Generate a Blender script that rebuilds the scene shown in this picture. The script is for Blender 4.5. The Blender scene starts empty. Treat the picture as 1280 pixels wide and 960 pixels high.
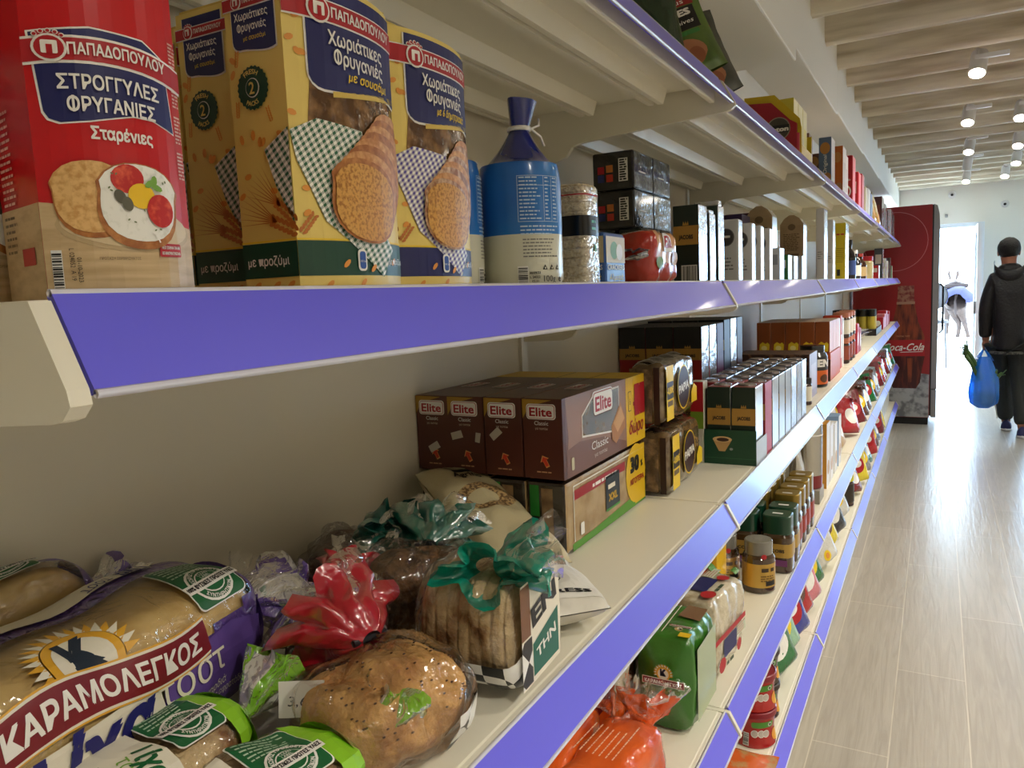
import bpy, bmesh, math, random
from mathutils import Vector, Matrix, noise
from mathutils.geometry import tessellate_polygon
random.seed(7)
PI = math.pi
sc = bpy.context.scene
C = sc.collection
# ---------------------------------------------------------------- camera, world, light, exposure
def cam_axes(yaw, pitch, roll):
    fw = Vector((-math.sin(yaw)*math.cos(pitch), math.cos(yaw)*math.cos(pitch), -math.sin(pitch)))
    rt = Vector((math.cos(yaw), math.sin(yaw), 0)); up = rt.cross(fw)
    c, s = math.cos(roll), math.sin(roll)
    return c*rt+s*up, c*up-s*rt, fw
cd = bpy.data.cameras.new('camera'); cam = bpy.data.objects.new('camera', cd); C.objects.link(cam)
_r, _u, _f = cam_axes(.510691580, .114783140, -.0433806)
cam.matrix_world = Matrix(((_r.x, _u.x, -_f.x, 0), (_r.y, _u.y, -_f.y, 0), (_r.z, _u.z, -_f.z, 1.4375), (0, 0, 0, 1)))
cd.sensor_width = 36; cd.lens = 36*953.84/1280; cd.clip_start = .02; cd.clip_end = 200
sc.camera = cam
sc.view_settings.view_transform = 'Standard'; sc.view_settings.look = 'None'
sc.view_settings.gamma = 1; sc.view_settings.use_curve_mapping = False
sc.view_settings.exposure = 0.48
W = bpy.data.worlds.new('World'); sc.world = W; W.use_nodes = True
_bg = W.node_tree.nodes['Background']; _bg.inputs[0].default_value = (.58, .79, 1, 1); _bg.inputs[1].default_value = 11.0
sd = bpy.data.lights.new('sun', 'SUN'); sd.energy = 5; sd.angle = .01; sd.color = (1, .97, .92)
so = bpy.data.objects.new('sun', sd); C.objects.link(so); so.rotation_euler = (math.radians(-40), math.radians(12), 0)
LAMP_W = 46          # power of every ceiling spot
LAMP_COL = (1, .93, .80)
# ---------------------------------------------------------------- materials
def lin(c):
    c = c/255.0
    return c/12.92 if c <= .04045 else ((c+.055)/1.055)**2.4
def rgb(c): return (lin(c[0]), lin(c[1]), lin(c[2]), 1)
_mats = {}
def new_mat(name):
    m = bpy.data.materials.new(name); m.use_nodes = True
    n = m.node_tree.nodes; return m, n, m.node_tree.links, n['Principled BSDF'], n['Material Output']
def mat(name, col=(200, 200, 200), rough=.5, metal=0, noi=None, bump=None, spec=.5, coat=0, stretch=(1, 1, 1)):
    """noi = (scale, colour two, low, high); bump = (scale, strength)"""
    if name in _mats: return _mats[name]
    m, n, l, b, o = new_mat(name)
    b.inputs['Base Color'].default_value = rgb(col); b.inputs['Roughness'].default_value = rough
    b.inputs['Metallic'].default_value = metal; b.inputs['Specular IOR Level'].default_value = spec
    b.inputs['Coat Weight'].default_value = coat; b.inputs['Coat Roughness'].default_value = .08
    if noi or bump:
        tc = n.new('ShaderNodeTexCoord'); mp = n.new('ShaderNodeMapping'); l.new(tc.outputs['Object'], mp.inputs[0])
        mp.inputs['Scale'].default_value = stretch
    if noi:
        t = n.new('ShaderNodeTexNoise'); t.inputs['Scale'].default_value = noi[0]; t.inputs['Detail'].default_value = 4
        l.new(mp.outputs[0], t.inputs['Vector'])
        r = n.new('ShaderNodeValToRGB'); r.color_ramp.elements[0].position = noi[2]; r.color_ramp.elements[1].position = noi[3]
        r.color_ramp.elements[0].color = rgb(col); r.color_ramp.elements[1].color = rgb(noi[1])
        l.new(t.outputs[0], r.inputs[0]); l.new(r.outputs[0], b.inputs['Base Color'])
    if bump:
        t2 = n.new('ShaderNodeTexNoise'); t2.inputs['Scale'].default_value = bump[0]; t2.inputs['Detail'].default_value = 3
        l.new(mp.outputs[0], t2.inputs['Vector'])
        bp = n.new('ShaderNodeBump'); bp.inputs['Strength'].default_value = bump[1]; bp.inputs['Distance'].default_value = .01
        l.new(t2.outputs[0], bp.inputs['Height']); l.new(bp.outputs[0], b.inputs['Normal'])
    _mats[name] = m; return m
def ink(col, rough=.42):
    k = 'ink_%d_%d_%d' % col + ('' if rough == .42 else '_%d' % (rough*100)); return mat(k, col, rough)
def film(name, tint=(255, 255, 255), cover=.0, col=(255, 255, 255), rough=.09, bump=(60, .5), gloss=.10, fr=.55):
    """thin plastic: clear where cover is 0, dyed where it is higher; always shiny"""
    if name in _mats: return _mats[name]
    m, n, l, b, o = new_mat(name)
    b.inputs['Base Color'].default_value = rgb(col); b.inputs['Roughness'].default_value = .3
    tr = n.new('ShaderNodeBsdfTransparent'); tr.inputs[0].default_value = rgb(tint)
    gl = n.new('ShaderNodeBsdfGlossy'); gl.inputs['Roughness'].default_value = rough; gl.inputs[0].default_value = (1, 1, 1, 1)
    lw = n.new('ShaderNodeLayerWeight'); lw.inputs[0].default_value = .35
    tc = n.new('ShaderNodeTexCoord'); t = n.new('ShaderNodeTexNoise'); t.inputs['Scale'].default_value = bump[0]; t.inputs['Detail'].default_value = 2
    t.inputs['Distortion'].default_value = 1.2
    l.new(tc.outputs['Object'], t.inputs['Vector'])
    bp = n.new('ShaderNodeBump'); bp.inputs['Strength'].default_value = bump[1]; bp.inputs['Distance'].default_value = .01
    l.new(t.outputs[0], bp.inputs['Height']); l.new(bp.outputs[0], gl.inputs['Normal']); l.new(bp.outputs[0], lw.inputs['Normal']); l.new(bp.outputs[0], b.inputs['Normal'])
    mt = n.new('ShaderNodeMath'); mt.operation = 'MULTIPLY_ADD'; mt.inputs[1].default_value = fr; mt.inputs[2].default_value = gloss
    l.new(lw.outputs['Fresnel'], mt.inputs[0])
    m1 = n.new('ShaderNodeMixShader'); m1.inputs[0].default_value = cover; l.new(tr.outputs[0], m1.inputs[1]); l.new(b.outputs[0], m1.inputs[2])
    m2 = n.new('ShaderNodeMixShader'); l.new(mt.outputs[0], m2.inputs[0]); l.new(m1.outputs[0], m2.inputs[1]); l.new(gl.outputs[0], m2.inputs[2])
    l.new(m2.outputs[0], o.inputs[0]); _mats[name] = m; return m
def gingham(name, col, s=230, ang=.5, paper=(244, 242, 232)):
    if name in _mats: return _mats[name]
    m, n, l, b, o = new_mat(name); b.inputs['Roughness'].default_value = .45
    tc = n.new('ShaderNodeTexCoord'); mp = n.new('ShaderNodeMapping'); l.new(tc.outputs['Object'], mp.inputs[0]); mp.inputs['Rotation'].default_value = (ang, 0, 0)
    sp = n.new('ShaderNodeSeparateXYZ'); l.new(tc.outputs['Object'], sp.inputs[0]); outs = []
    hz = n.new('ShaderNodeMath'); hz.operation = 'ADD'; l.new(sp.outputs[0], hz.inputs[0]); l.new(sp.outputs[1], hz.inputs[1])
    for k in (1, -1):
        zz = n.new('ShaderNodeMath'); zz.operation = 'MULTIPLY_ADD'; zz.inputs[1].default_value = k*(.6 if k > 0 else 1.6); l.new(sp.outputs[2], zz.inputs[0]); l.new(hz.outputs[0], zz.inputs[2])
        a = n.new('ShaderNodeMath'); a.operation = 'MULTIPLY'; a.inputs[1].default_value = s*.62; l.new(zz.outputs[0], a.inputs[0])
        f = n.new('ShaderNodeMath'); f.operation = 'FRACT'; l.new(a.outputs[0], f.inputs[0])
        g = n.new('ShaderNodeMath'); g.operation = 'GREATER_THAN'; g.inputs[1].default_value = .5; l.new(f.outputs[0], g.inputs[0]); outs.append(g)
    ad = n.new('ShaderNodeMath'); ad.operation = 'ADD'; l.new(outs[0].outputs[0], ad.inputs[0]); l.new(outs[1].outputs[0], ad.inputs[1])
    hv = n.new('ShaderNodeMath'); hv.operation = 'MULTIPLY'; hv.inputs[1].default_value = .5; l.new(ad.outputs[0], hv.inputs[0])
    mx = n.new('ShaderNodeMix'); mx.data_type = 'RGBA'; l.new(hv.outputs[0], mx.inputs[0])
    mx.inputs[6].default_value = rgb(paper); mx.inputs[7].default_value = rgb(col); l.new(mx.outputs[2], b.inputs['Base Color'])
    _mats[name] = m; return m
def checks(name, c1, c2, s):
    if name in _mats: return _mats[name]
    m, n, l, b, o = new_mat(name); b.inputs['Roughness'].default_value = .3
    tc = n.new('ShaderNodeTexCoord'); mp = n.new('ShaderNodeMapping'); l.new(tc.outputs['Object'], mp.inputs[0]); mp.inputs['Rotation'].default_value = (0, .785, 0)
    mp.inputs['Location'].default_value = (.003, .5001, .002)
    t = n.new('ShaderNodeTexChecker'); t.inputs['Scale'].default_value = s; t.inputs[1].default_value = rgb(c1); t.inputs[2].default_value = rgb(c2)
    l.new(mp.outputs[0], t.inputs[0]); l.new(t.outputs[0], b.inputs['Base Color']); _mats[name] = m; return m
# ---------------------------------------------------------------- geometry collector
class G:
    def __init__(s): s.v, s.f, s.m, s.sm, s.mats, s.S = [], [], [], [], [], []
    def mi(s, m):
        if m not in s.mats: s.mats.append(m)
        return s.mats.index(m)
    def add(s, vs, fs, m, smooth=False):
        o = len(s.v); s.v += [tuple(v) for v in vs]
        for k, f in enumerate(fs):
            s.f.append([i+o for i in f]); s.m.append(s.mi(m[k] if isinstance(m, list) else m)); s.sm.append(smooth); s.S.append(o)
        return s
    def build(s, name, parent=None, loc=(0, 0, 0), rz=0, rot=None):
        if name == 'print' and len(set(s.S)) > 1:          # motifs far apart become prints of their own
            bx = {}
            for f, q in zip(s.f, s.S):
                lo, hi = bx.setdefault(q, ([9e9]*3, [-9e9]*3))
                for v in f:
                    for k in range(3): lo[k] = min(lo[k], s.v[v][k]); hi[k] = max(hi[k], s.v[v][k])
            ids = list(bx); lab = {q: q for q in ids}
            def top(q):
                while lab[q] != q: q = lab[q]
                return q
            for i, p in enumerate(ids):
                for q in ids[:i]:
                    (l1, h1), (l2, h2) = bx[p], bx[q]; gap = math.sqrt(sum(max(0, l1[k]-h2[k], l2[k]-h1[k])**2 for k in range(3)))
                    if gap <= .0185: lab[top(p)] = top(q)
            roots = list({top(q): 0 for q in ids})
            if len(roots) > 1:
                for t in roots:
                    h = G(); vm = {}; h.mats = s.mats
                    for i, q in enumerate(s.S):
                        if top(q) != t: continue
                        for v in s.f[i]: vm.setdefault(v, len(vm))
                        h.f.append([vm[v] for v in s.f[i]]); h.m.append(s.m[i]); h.sm.append(s.sm[i]); h.S.append(0)
                    h.v = [s.v[v] for v in vm]; ob = h.build(name, parent, loc, rz, rot)
                return ob
        me = bpy.data.meshes.new(name); me.from_pydata(s.v, [], s.f)
        for m in s.mats: me.materials.append(m)
        me.polygons.foreach_set('material_index', s.m); me.polygons.foreach_set('use_smooth', s.sm); me.update()
        ob = bpy.data.objects.new(name, me); C.objects.link(ob); ob.location = loc; ob.rotation_euler = rot or (0, 0, rz)
        if parent: ob.parent = parent
        return ob
    def box(s, x0, x1, y0, y1, z0, z1, m, bev=0, faces=None):
        """faces: {'+x': material, ...} overrides"""
        keys = ['-x', '+x', '-y', '+y', '-z', '+z']
        if not bev:
            vs = [(x, y, z) for x in (x0, x1) for y in (y0, y1) for z in (z0, z1)]
            fs = [(0, 1, 3, 2), (4, 6, 7, 5), (0, 4, 5, 1), (2, 3, 7, 6), (0, 2, 6, 4), (1, 5, 7, 3)]
            return s.add(vs, fs, [(faces or {}).get(k, m) for k in keys])
        bm = bmesh.new(); bmesh.ops.create_cube(bm, size=1)
        for v in bm.verts: v.co = Vector(((x0+x1)/2+v.co.x*(x1-x0), (y0+y1)/2+v.co.y*(y1-y0), (z0+z1)/2+v.co.z*(z1-z0)))
        bmesh.ops.bevel(bm, geom=list(bm.edges), offset=bev, segments=2, affect='EDGES', profile=.5)
        ms = []
        for f in bm.faces:
            f.normal_update(); n = f.normal; ax = max(range(3), key=lambda i: abs(n[i]))
            k = ('+' if n[ax] > 0 else '-')+'xyz'[ax]; ms.append((faces or {}).get(k, m))
        bm.verts.index_update(); s.add([v.co.copy() for v in bm.verts], [[v.index for v in f.verts] for f in bm.faces], ms); bm.free(); return s
    def grid(s, fn, nu, nv, m, cu=False, cv=False, smooth=True):
        """fn(a, b) with a, b in 0..1; m may be fn(a, b)"""
        ku, kv = (nu if cu else nu+1), (nv if cv else nv+1)
        vs = [fn(i/nu, j/nv) for i in range(ku) for j in range(kv)]; fs, ms = [], []
        for i in range(nu):
            for j in range(nv):
                i2, j2 = (i+1) % ku, (j+1) % kv
                fs.append((i*kv+j, i2*kv+j, i2*kv+j2, i*kv+j2)); ms.append(m((i+.5)/nu, (j+.5)/nv) if callable(m) else m)
        return s.add(vs, fs, ms, smooth)
    def lathe(s, prof, m, n=24, c=(0, 0, 0), smooth=True, sq=None):
        """prof [(r, z)]; m one material or one per band; sq: superellipse power"""
        def ring(r, z):
            o = []
            for k in range(n):
                t = 2*PI*k/n; cx, sx = math.cos(t), math.sin(t)
                q = 1 if not sq else (abs(cx)**sq+abs(sx)**sq)**(-1/sq)
                o.append((c[0]+r*q*cx, c[1]+r*q*sx, c[2]+z))
            return o
        for k in range(len(prof)-1):
            a, b = ring(*prof[k]), ring(*prof[k+1])
            s.add(a+b, [(i, (i+1) % n, n+(i+1) % n, n+i) for i in range(n)], m[k] if isinstance(m, list) else m, smooth)
        for (r, z), mm in ((prof[0], m[0] if isinstance(m, list) else m), (prof[-1], m[-1] if isinstance(m, list) else m)):
            if r > 1e-4: s.add(ring(r, z), [tuple(range(n))], mm)
        return s
    def tube(s, pts, rad, m, n=8, cap=True, flat=1.0):
        pts = [Vector(p) for p in pts]; rings = []
        rad = rad if isinstance(rad, (list, tuple)) else [rad]*len(pts); ref = Vector((.13, .21, .97))
        for i, p in enumerate(pts):
            d = (pts[min(i+1, len(pts)-1)]-pts[max(i-1, 0)]).normalized()
            a = d.cross(ref); a = a.normalized() if a.length > 1e-3 else d.orthogonal().normalized(); b = d.cross(a)
            rings += [p+rad[i]*(math.cos(2*PI*k/n)*a+flat*math.sin(2*PI*k/n)*b) for k in range(n)]
        fs = [(i*n+k, i*n+(k+1) % n, (i+1)*n+(k+1) % n, (i+1)*n+k) for i in range(len(pts)-1) for k in range(n)]
        if cap: fs += [tuple(range(n)), tuple(range((len(pts)-1)*n, len(pts)*n))]
        return s.add(rings, fs, m, True)
    def prism(s, poly, d, lo, hi, m, caps=None):
        """poly in the two axes other than d (in xyz order), drawn out along axis d"""
        ax = [k for k in range(3) if k != d]; n = len(poly)
        def P(p, h):
            q = [0, 0, 0]; q[ax[0]], q[ax[1]], q[d] = p[0], p[1], h; return q
        vs = [P(p, lo) for p in poly]+[P(p, hi) for p in poly]
        s.add(vs, [(i, (i+1) % n, n+(i+1) % n, n+i) for i in range(n)], m)
        return s.add(vs, [tuple(range(n)), tuple(range(n, 2*n))], caps or m)
    def ball(s, c, r, m, nu=14, nv=8):
        r = r if isinstance(r, (tuple, list)) else (r, r, r)
        def fn(a, b):
            t, p = 2*PI*a, PI*(b-.5)
            return (c[0]+r[0]*math.cos(t)*math.cos(p), c[1]+r[1]*math.sin(t)*math.cos(p), c[2]+r[2]*math.sin(p))
        return s.grid(fn, nu, nv, m, cu=True)
# ---------------------------------------------------------------- printed faces: flat shapes and lettering laid on a surface
class Face:
    """flat face: origin, right, up"""
    def __init__(s, o, u, v, w=0, h=0):
        s.o, s.u, s.v = Vector(o), Vector(u).normalized(), Vector(v).normalized(); s.n = s.u.cross(s.v); s.w, s.h, s.step = w, h, None
    def __call__(s, a, b, h=0): return s.o+a*s.u+b*s.v+h*s.n
class Curved:
    def __init__(s, fn, step, w=0, h=0): s.fn, s.step, s.w, s.h = fn, step, w, h
    def __call__(s, a, b, h=0):
        p = Vector(s.fn(a, b)); e = 1e-3
        n = (Vector(s.fn(a+e, b))-p).cross(Vector(s.fn(a, b+e))-p)
        return p+h*n.normalized() if n.length > 0 else p
LY = .00035
def cut(bm, S, pts):
    for ax in (0, 1):
        lo, hi = min(p[ax] for p in pts), max(p[ax] for p in pts); st = S.step[ax]
        if not st: continue
        x = math.ceil(lo/st)*st
        while x < hi:
            if x > lo+1e-6:
                co = (x, 0, 0) if ax == 0 else (0, x, 0); no = (1, 0, 0) if ax == 0 else (0, 1, 0)
                bmesh.ops.bisect_plane(bm, geom=bm.verts[:]+bm.edges[:]+bm.faces[:], plane_co=co, plane_no=no, dist=1e-6)
            x += st
def poly(g, S, pts, m, ly=1):
    tri = tessellate_polygon([[Vector((p[0], p[1], 0)) for p in pts]])
    if not S.step:
        g.add([S(p[0], p[1], ly*LY) for p in pts], [tuple(t) for t in tri], m); return
    bm = bmesh.new(); vs = [bm.verts.new((p[0], p[1], 0)) for p in pts]
    for t in tri:
        try: bm.faces.new([vs[i] for i in t])
        except ValueError: pass
    cut(bm, S, pts)
    bm.verts.index_update(); g.add([S(v.co.x, v.co.y, ly*LY) for v in bm.verts], [[v.index for v in f.verts] for f in bm.faces], m); bm.free()
def rect(g, S, a0, b0, a1, b1, m, ly=1): poly(g, S, [(a0, b0), (a1, b0), (a1, b1), (a0, b1)], m, ly)
def rrect(g, S, a0, b0, a1, b1, r, m, ly=1):
    p = []
    for cx, cy, t0 in ((a1-r, b1-r, 0), (a0+r, b1-r, 90), (a0+r, b0+r, 180), (a1-r, b0+r, 270)):
        for k in range(5):
            t = math.radians(t0+k*22.5); p.append((cx+r*math.cos(t), cy+r*math.sin(t)))
    poly(g, S, p, m, ly)
def ell(g, S, a, b, ra, rb, m, ly=1, rot=0, n=20, star=0):
    p = []
    for k in range(n):
        t = 2*PI*k/n; q = 1+(star if k % 2 else 0); x, y = ra*q*math.cos(t), rb*q*math.sin(t)
        p.append((a+x*math.cos(rot)-y*math.sin(rot), b+x*math.sin(rot)+y*math.cos(rot)))
    poly(g, S, p, m, ly)
_txt = {}
def glyphs(s, bold):
    k = (s, bold)
    if 'Φ' in s and k not in _txt:                              # a ring with a stem through it
        vs, fs = map(list, glyphs(s.replace('Φ', 'Ο'), bold)); O = glyphs('Ο', bold)[0]; ow = max(v[0] for v in O); ol = min(v[0] for v in O)
        for i, ch in enumerate(s):
            if ch == 'Φ':
                x = max(v[0] for v in glyphs(s[:i].replace('Φ', 'Ο')+'Ο', bold)[0])-(ow-ol)/2; n = len(vs)
                vs += [(x-.05, -.03), (x+.05, -.03), (x+.05, .76), (x-.05, .76)]; fs.append((n, n+1, n+2, n+3))
        _txt[k] = (vs, fs)
    if k not in _txt:
        cu = bpy.data.curves.new('t', 'FONT'); cu.body = s; cu.resolution_u = 2; cu.offset = bold
        ob = bpy.data.objects.new('t', cu); me = bpy.data.meshes.new_from_object(ob)
        _txt[k] = ([(v.co.x, v.co.y) for v in me.vertices], [tuple(p.vertices) for p in me.polygons])
        bpy.data.objects.remove(ob); bpy.data.curves.remove(cu); bpy.data.meshes.remove(me)
    return _txt[k]
def text(g, S, s, a, b, size, m, ly=2, w=None, bold=0, rot=0, shear=0, al='C', arc=None, warp=None):
    """a, b: where the middle (or left end) of the baseline goes; w: width to fit; arc: radius for lettering round a circle"""
    if s[0] == '~':                                             # lettering too small to read: a row of dashes
        ww = w or size*.55*len(s); return None if rot else lines(g, S, a-ww/2, b+size*.6, ww, 1, 1, size*.5, m, ly, .1, len(s))
    vs, fs = glyphs(s, 0)
    if not vs: return
    x0, x1 = min(v[0] for v in vs), max(v[0] for v in vs); sx = size if not w else w/(x1-x0)
    off = (x0+x1)/2 if al == 'C' else x0; bw = max(0, bold)*1.1
    for nb, (bx, by) in enumerate(((-bw, -bw), (bw, -bw), (-bw, bw), (bw, bw), (0, 0)) if bw else ((0, 0),)):
        out = []; big = S.step and size > .014
        for x, y in vs:
            px, py = (x-off+bx)*sx+shear*y*size, (y+by)*size
            if arc:
                t = px/abs(arc); R = arc+py if arc > 0 else -arc-py
                px, py = (R*math.sin(t), R*math.cos(t)) if arc > 0 else (R*math.sin(t), -R*math.cos(t))
            if warp: py += warp(px)
            q = (a+px*math.cos(rot)-py*math.sin(rot), b+px*math.sin(rot)+py*math.cos(rot)); out.append(q if big else S(*q, (ly+.11*nb)*LY))
        if not big: g.add(out, fs, m); continue
        bm = bmesh.new(); bv = [bm.verts.new((*q, 0)) for q in out]      # big letters follow the curve: cut them into strips
        for f in fs:
            try: bm.faces.new([bv[i] for i in f])
            except ValueError: pass
        cut(bm, S, out); bm.verts.index_update(); g.add([S(v.co.x, v.co.y, (ly+.11*nb)*LY) for v in bm.verts], [[v.index for v in f.verts] for f in bm.faces], m); bm.free()
def lines(g, S, a0, b1, w, n, dy, h, m, ly=2, ragged=.3, rs=1):
    """small print: rows of short words"""
    rnd = random.Random(rs)
    for k in range(n):
        b = b1-k*dy; x = a0; end = a0+w*(1-ragged*rnd.random())
        while x < end:
            d = min(end-x, h*rnd.uniform(1.5, 5))
            if d > h*.6: rect(g, S, x, b-h, x+d, b, m, ly)
            x += d+h*.7
def barcode(g, S, a0, b0, w, h, vertical=False, ly=2, rs=3, bg=True):
    rnd = random.Random(rs)
    if bg: rect(g, S, a0-.06*w, b0-.06*h, a0+1.06*w, b0+1.06*h, ink((240, 240, 236)), ly)
    L = h if vertical else w; x = 0
    while x < L*.96:
        d = L*rnd.choice((.02, .03, .05))
        if vertical: rect(g, S, a0, b0+x, a0+w, b0+min(L, x+d), ink((20, 20, 22)), ly+1)
        else: rect(g, S, a0+x, b0, a0+min(L, x+d), b0+h, ink((20, 20, 22)), ly+1)
        x += d+L*rnd.choice((.02, .03, .05))
# ---------------------------------------------------------------- things
def tag(o, label, cat, group=None):
    o['label'] = label; o['category'] = cat
    if group: o['group'] = group
    return o
def struct(o): o['kind'] = 'structure'; return o
def empty(name, label, cat, loc=(0, 0, 0), rz=0, group=None):
    o = bpy.data.objects.new(name, None); C.objects.link(o); o.location = loc; o.rotation_euler = (0, 0, rz); o.empty_display_size = .05
    return tag(o, label, cat, group)
def dup(o, loc, rz=None, label=None, group=None, parent=None):
    c = o.copy(); C.objects.link(c)
    if parent: c.parent = parent
    else:
        c.location = loc
        if rz is not None: c.rotation_euler = (o.rotation_euler[0], o.rotation_euler[1], rz)
    if label: c['label'] = label
    if group: c['group'] = group
    for ch in [x for x in o.children]:
        d = ch.copy(); C.objects.link(d); d.parent = c
        for gch in [x for x in ch.children]:
            e = gch.copy(); C.objects.link(e); e.parent = d
    return c
def nz(x, y, z, s=1.0): return noise.noise(Vector((x*s, y*s, z*s)))
# ---------------------------------------------------------------- the room
X_L, X_R, Y_N, Y_F, Z_C = -.80, 3.2, -3.2, 11.2, 2.78
WHITE = mat('painted_wall', (236, 232, 222), .75)
TRIMW = mat('painted_trim', (232, 228, 217), .6)
def floor_mat():
    m, n, l, b, o = new_mat('wood_plank_tiles'); tc = n.new('ShaderNodeTexCoord'); sp = n.new('ShaderNodeSeparateXYZ'); l.new(tc.outputs['Object'], sp.inputs[0])
    cx = n.new('ShaderNodeCombineXYZ'); a1 = n.new('ShaderNodeMath'); a1.inputs[1].default_value = 20-3.22; l.new(sp.outputs[1], a1.inputs[0]); l.new(a1.outputs[0], cx.inputs[0])
    a2 = n.new('ShaderNodeMath'); a2.inputs[1].default_value = 8.72+.106; l.new(sp.outputs[0], a2.inputs[0]); l.new(a2.outputs[0], cx.inputs[1])
    br = n.new('ShaderNodeTexBrick'); br.inputs['Scale'].default_value = 1; br.inputs['Brick Width'].default_value = 1.2; br.inputs['Row Height'].default_value = .218
    br.inputs['Mortar Size'].default_value = .0022; br.inputs['Mortar Smooth'].default_value = .2; br.inputs['Bias'].default_value = 0
    br.inputs['Color1'].default_value = rgb((172, 165, 153)); br.inputs['Color2'].default_value = rgb((161, 153, 140)); br.inputs['Mortar'].default_value = rgb((196, 188, 172))
    l.new(cx.outputs[0], br.inputs['Vector'])
    mp = n.new('ShaderNodeMapping'); mp.inputs['Scale'].default_value = (1.6, 26, 1); l.new(cx.outputs[0], mp.inputs[0])
    ns = n.new('ShaderNodeTexNoise'); ns.inputs['Scale'].default_value = 1.6; ns.inputs['Detail'].default_value = 6; ns.inputs['Distortion'].default_value = 1.5; l.new(mp.outputs[0], ns.inputs['Vector'])
    rp = n.new('ShaderNodeValToRGB'); rp.color_ramp.elements[0].position = .35; rp.color_ramp.elements[1].position = .68
    rp.color_ramp.elements[0].color = (.78, .77, .75, 1); rp.color_ramp.elements[1].color = (1, 1, 1, 1); l.new(ns.outputs[0], rp.inputs[0])
    mx = n.new('ShaderNodeMix'); mx.data_type = 'RGBA'; mx.blend_type = 'MULTIPLY'; mx.inputs[0].default_value = .8; l.new(br.outputs[0], mx.inputs[6]); l.new(rp.outputs[0], mx.inputs[7])
    l.new(mx.outputs[2], b.inputs['Base Color']); b.inputs['Roughness'].default_value = .3
    bp = n.new('ShaderNodeBump'); bp.inputs['Strength'].default_value = .12; bp.inputs['Distance'].default_value = .01; l.new(ns.outputs[0], bp.inputs['Height']); l.new(bp.outputs[0], b.inputs['Normal'])
    return m
struct(G().box(X_L, X_R, Y_N, Y_F, -.1, 0, floor_mat()).build('floor'))
struct(G().box(X_L-.2, X_L, Y_N, Y_F+.2, 0, Z_C, WHITE).build('wall_left'))
struct(G().box(X_R, X_R+.2, Y_N, Y_F+.2, 0, Z_C, WHITE).build('wall_right'))
struct(G().box(X_L, X_R, Y_N-.2, Y_N, 0, Z_C, WHITE).build('wall_near'))
struct(G().box(X_L-.2, X_R+.2, Y_N-.2, Y_F+.2, Z_C, Z_C+.1, mat('ceiling_boards', (228, 222, 206), .7)).build('ceiling'))
# far wall with a door opening and a window opening
DX0, DX1, DZ = -.62, .49, 2.10; WX0, WX1, WZ0, WZ1 = .93, 2.9, .35, 2.25
fw = G()
for x0, x1, z0, z1 in ((X_L, DX0, 0, Z_C), (DX0, DX1, DZ, Z_C), (DX1, WX0, 0, Z_C), (WX0, WX1, 0, WZ0), (WX0, WX1, WZ1, Z_C), (WX1, X_R, 0, Z_C)): fw.box(x0, x1, Y_F, Y_F+.2, z0, z1, WHITE)
struct(fw.build('wall_far'))
FRM = mat('window_paint', (225, 232, 240), .4); GLASS = film('window_glass', (240, 248, 255), gloss=.03, bump=(2, 0), rough=.02)
w = struct(G().box(WX0, WX0+.05, Y_F+.06, Y_F+.12, WZ0, WZ1, FRM).box(WX1-.05, WX1, Y_F+.06, Y_F+.12, WZ0, WZ1, FRM).box(WX0+.05, WX1-.05, Y_F+.06, Y_F+.12, WZ0, WZ0+.05, FRM).box(WX0+.05, WX1-.05, Y_F+.06, Y_F+.12, WZ1-.05, WZ1, FRM).build('window_1'))
G().box(WX0+.05, WX1-.05, Y_F+.085, Y_F+.092, WZ0+.05, WZ1-.05, GLASS).build('pane', w)
d = struct(G().box(DX0, DX0+.04, Y_F+.02, Y_F+.12, 0, DZ, FRM).box(DX1-.04, DX1, Y_F+.02, Y_F+.12, 0, DZ, FRM).box(DX0+.04, DX1-.04, Y_F+.02, Y_F+.12, DZ-.05, DZ, FRM).build('door_1'))
lf = G().box(DX1-.10, DX1-.055, Y_F-.80, Y_F-.72, .01, DZ-.06, FRM).box(DX1-.10, DX1-.055, Y_F-.07, Y_F+.01, .01, DZ-.06, FRM).box(DX1-.10, DX1-.055, Y_F-.72, Y_F-.07, .01, .12, FRM).box(DX1-.10, DX1-.055, Y_F-.72, Y_F-.07, DZ-.14, DZ-.06, FRM).build('door_leaf', d)
G().box(DX1-.082, DX1-.074, Y_F-.72, Y_F-.07, .12, DZ-.14, GLASS).build('pane', lf)
G().box(DX1-.125, DX1-.10, Y_F-.775, Y_F-.745, 1.0, 1.14, mat('steel', (170, 172, 175), .3, 1)).build('handle', lf)
# boxed-in wall above the shelves, in stepped lengths
k = 1
for y0, y1, z, x in ((Y_N, 2.9, 2.20, -.442), (2.9, 4.2, 2.255, -.448), (4.2, 5.7, 2.27, -.449), (5.7, 7.3, 2.285, -.450), (7.3, 8.9, 2.30, -.451), (8.9, Y_F, 2.315, -.452)):
    struct(G().box(-.66, x, y0+.004, y1-.004, z, Z_C-.002, TRIMW, .006).build('trim_%d' % k)); k += 1
struct(G().box(X_L, -.655, Y_N, Y_F, 2.04, Z_C-.001, WHITE).build('trim_%d' % k)); k += 1
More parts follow.
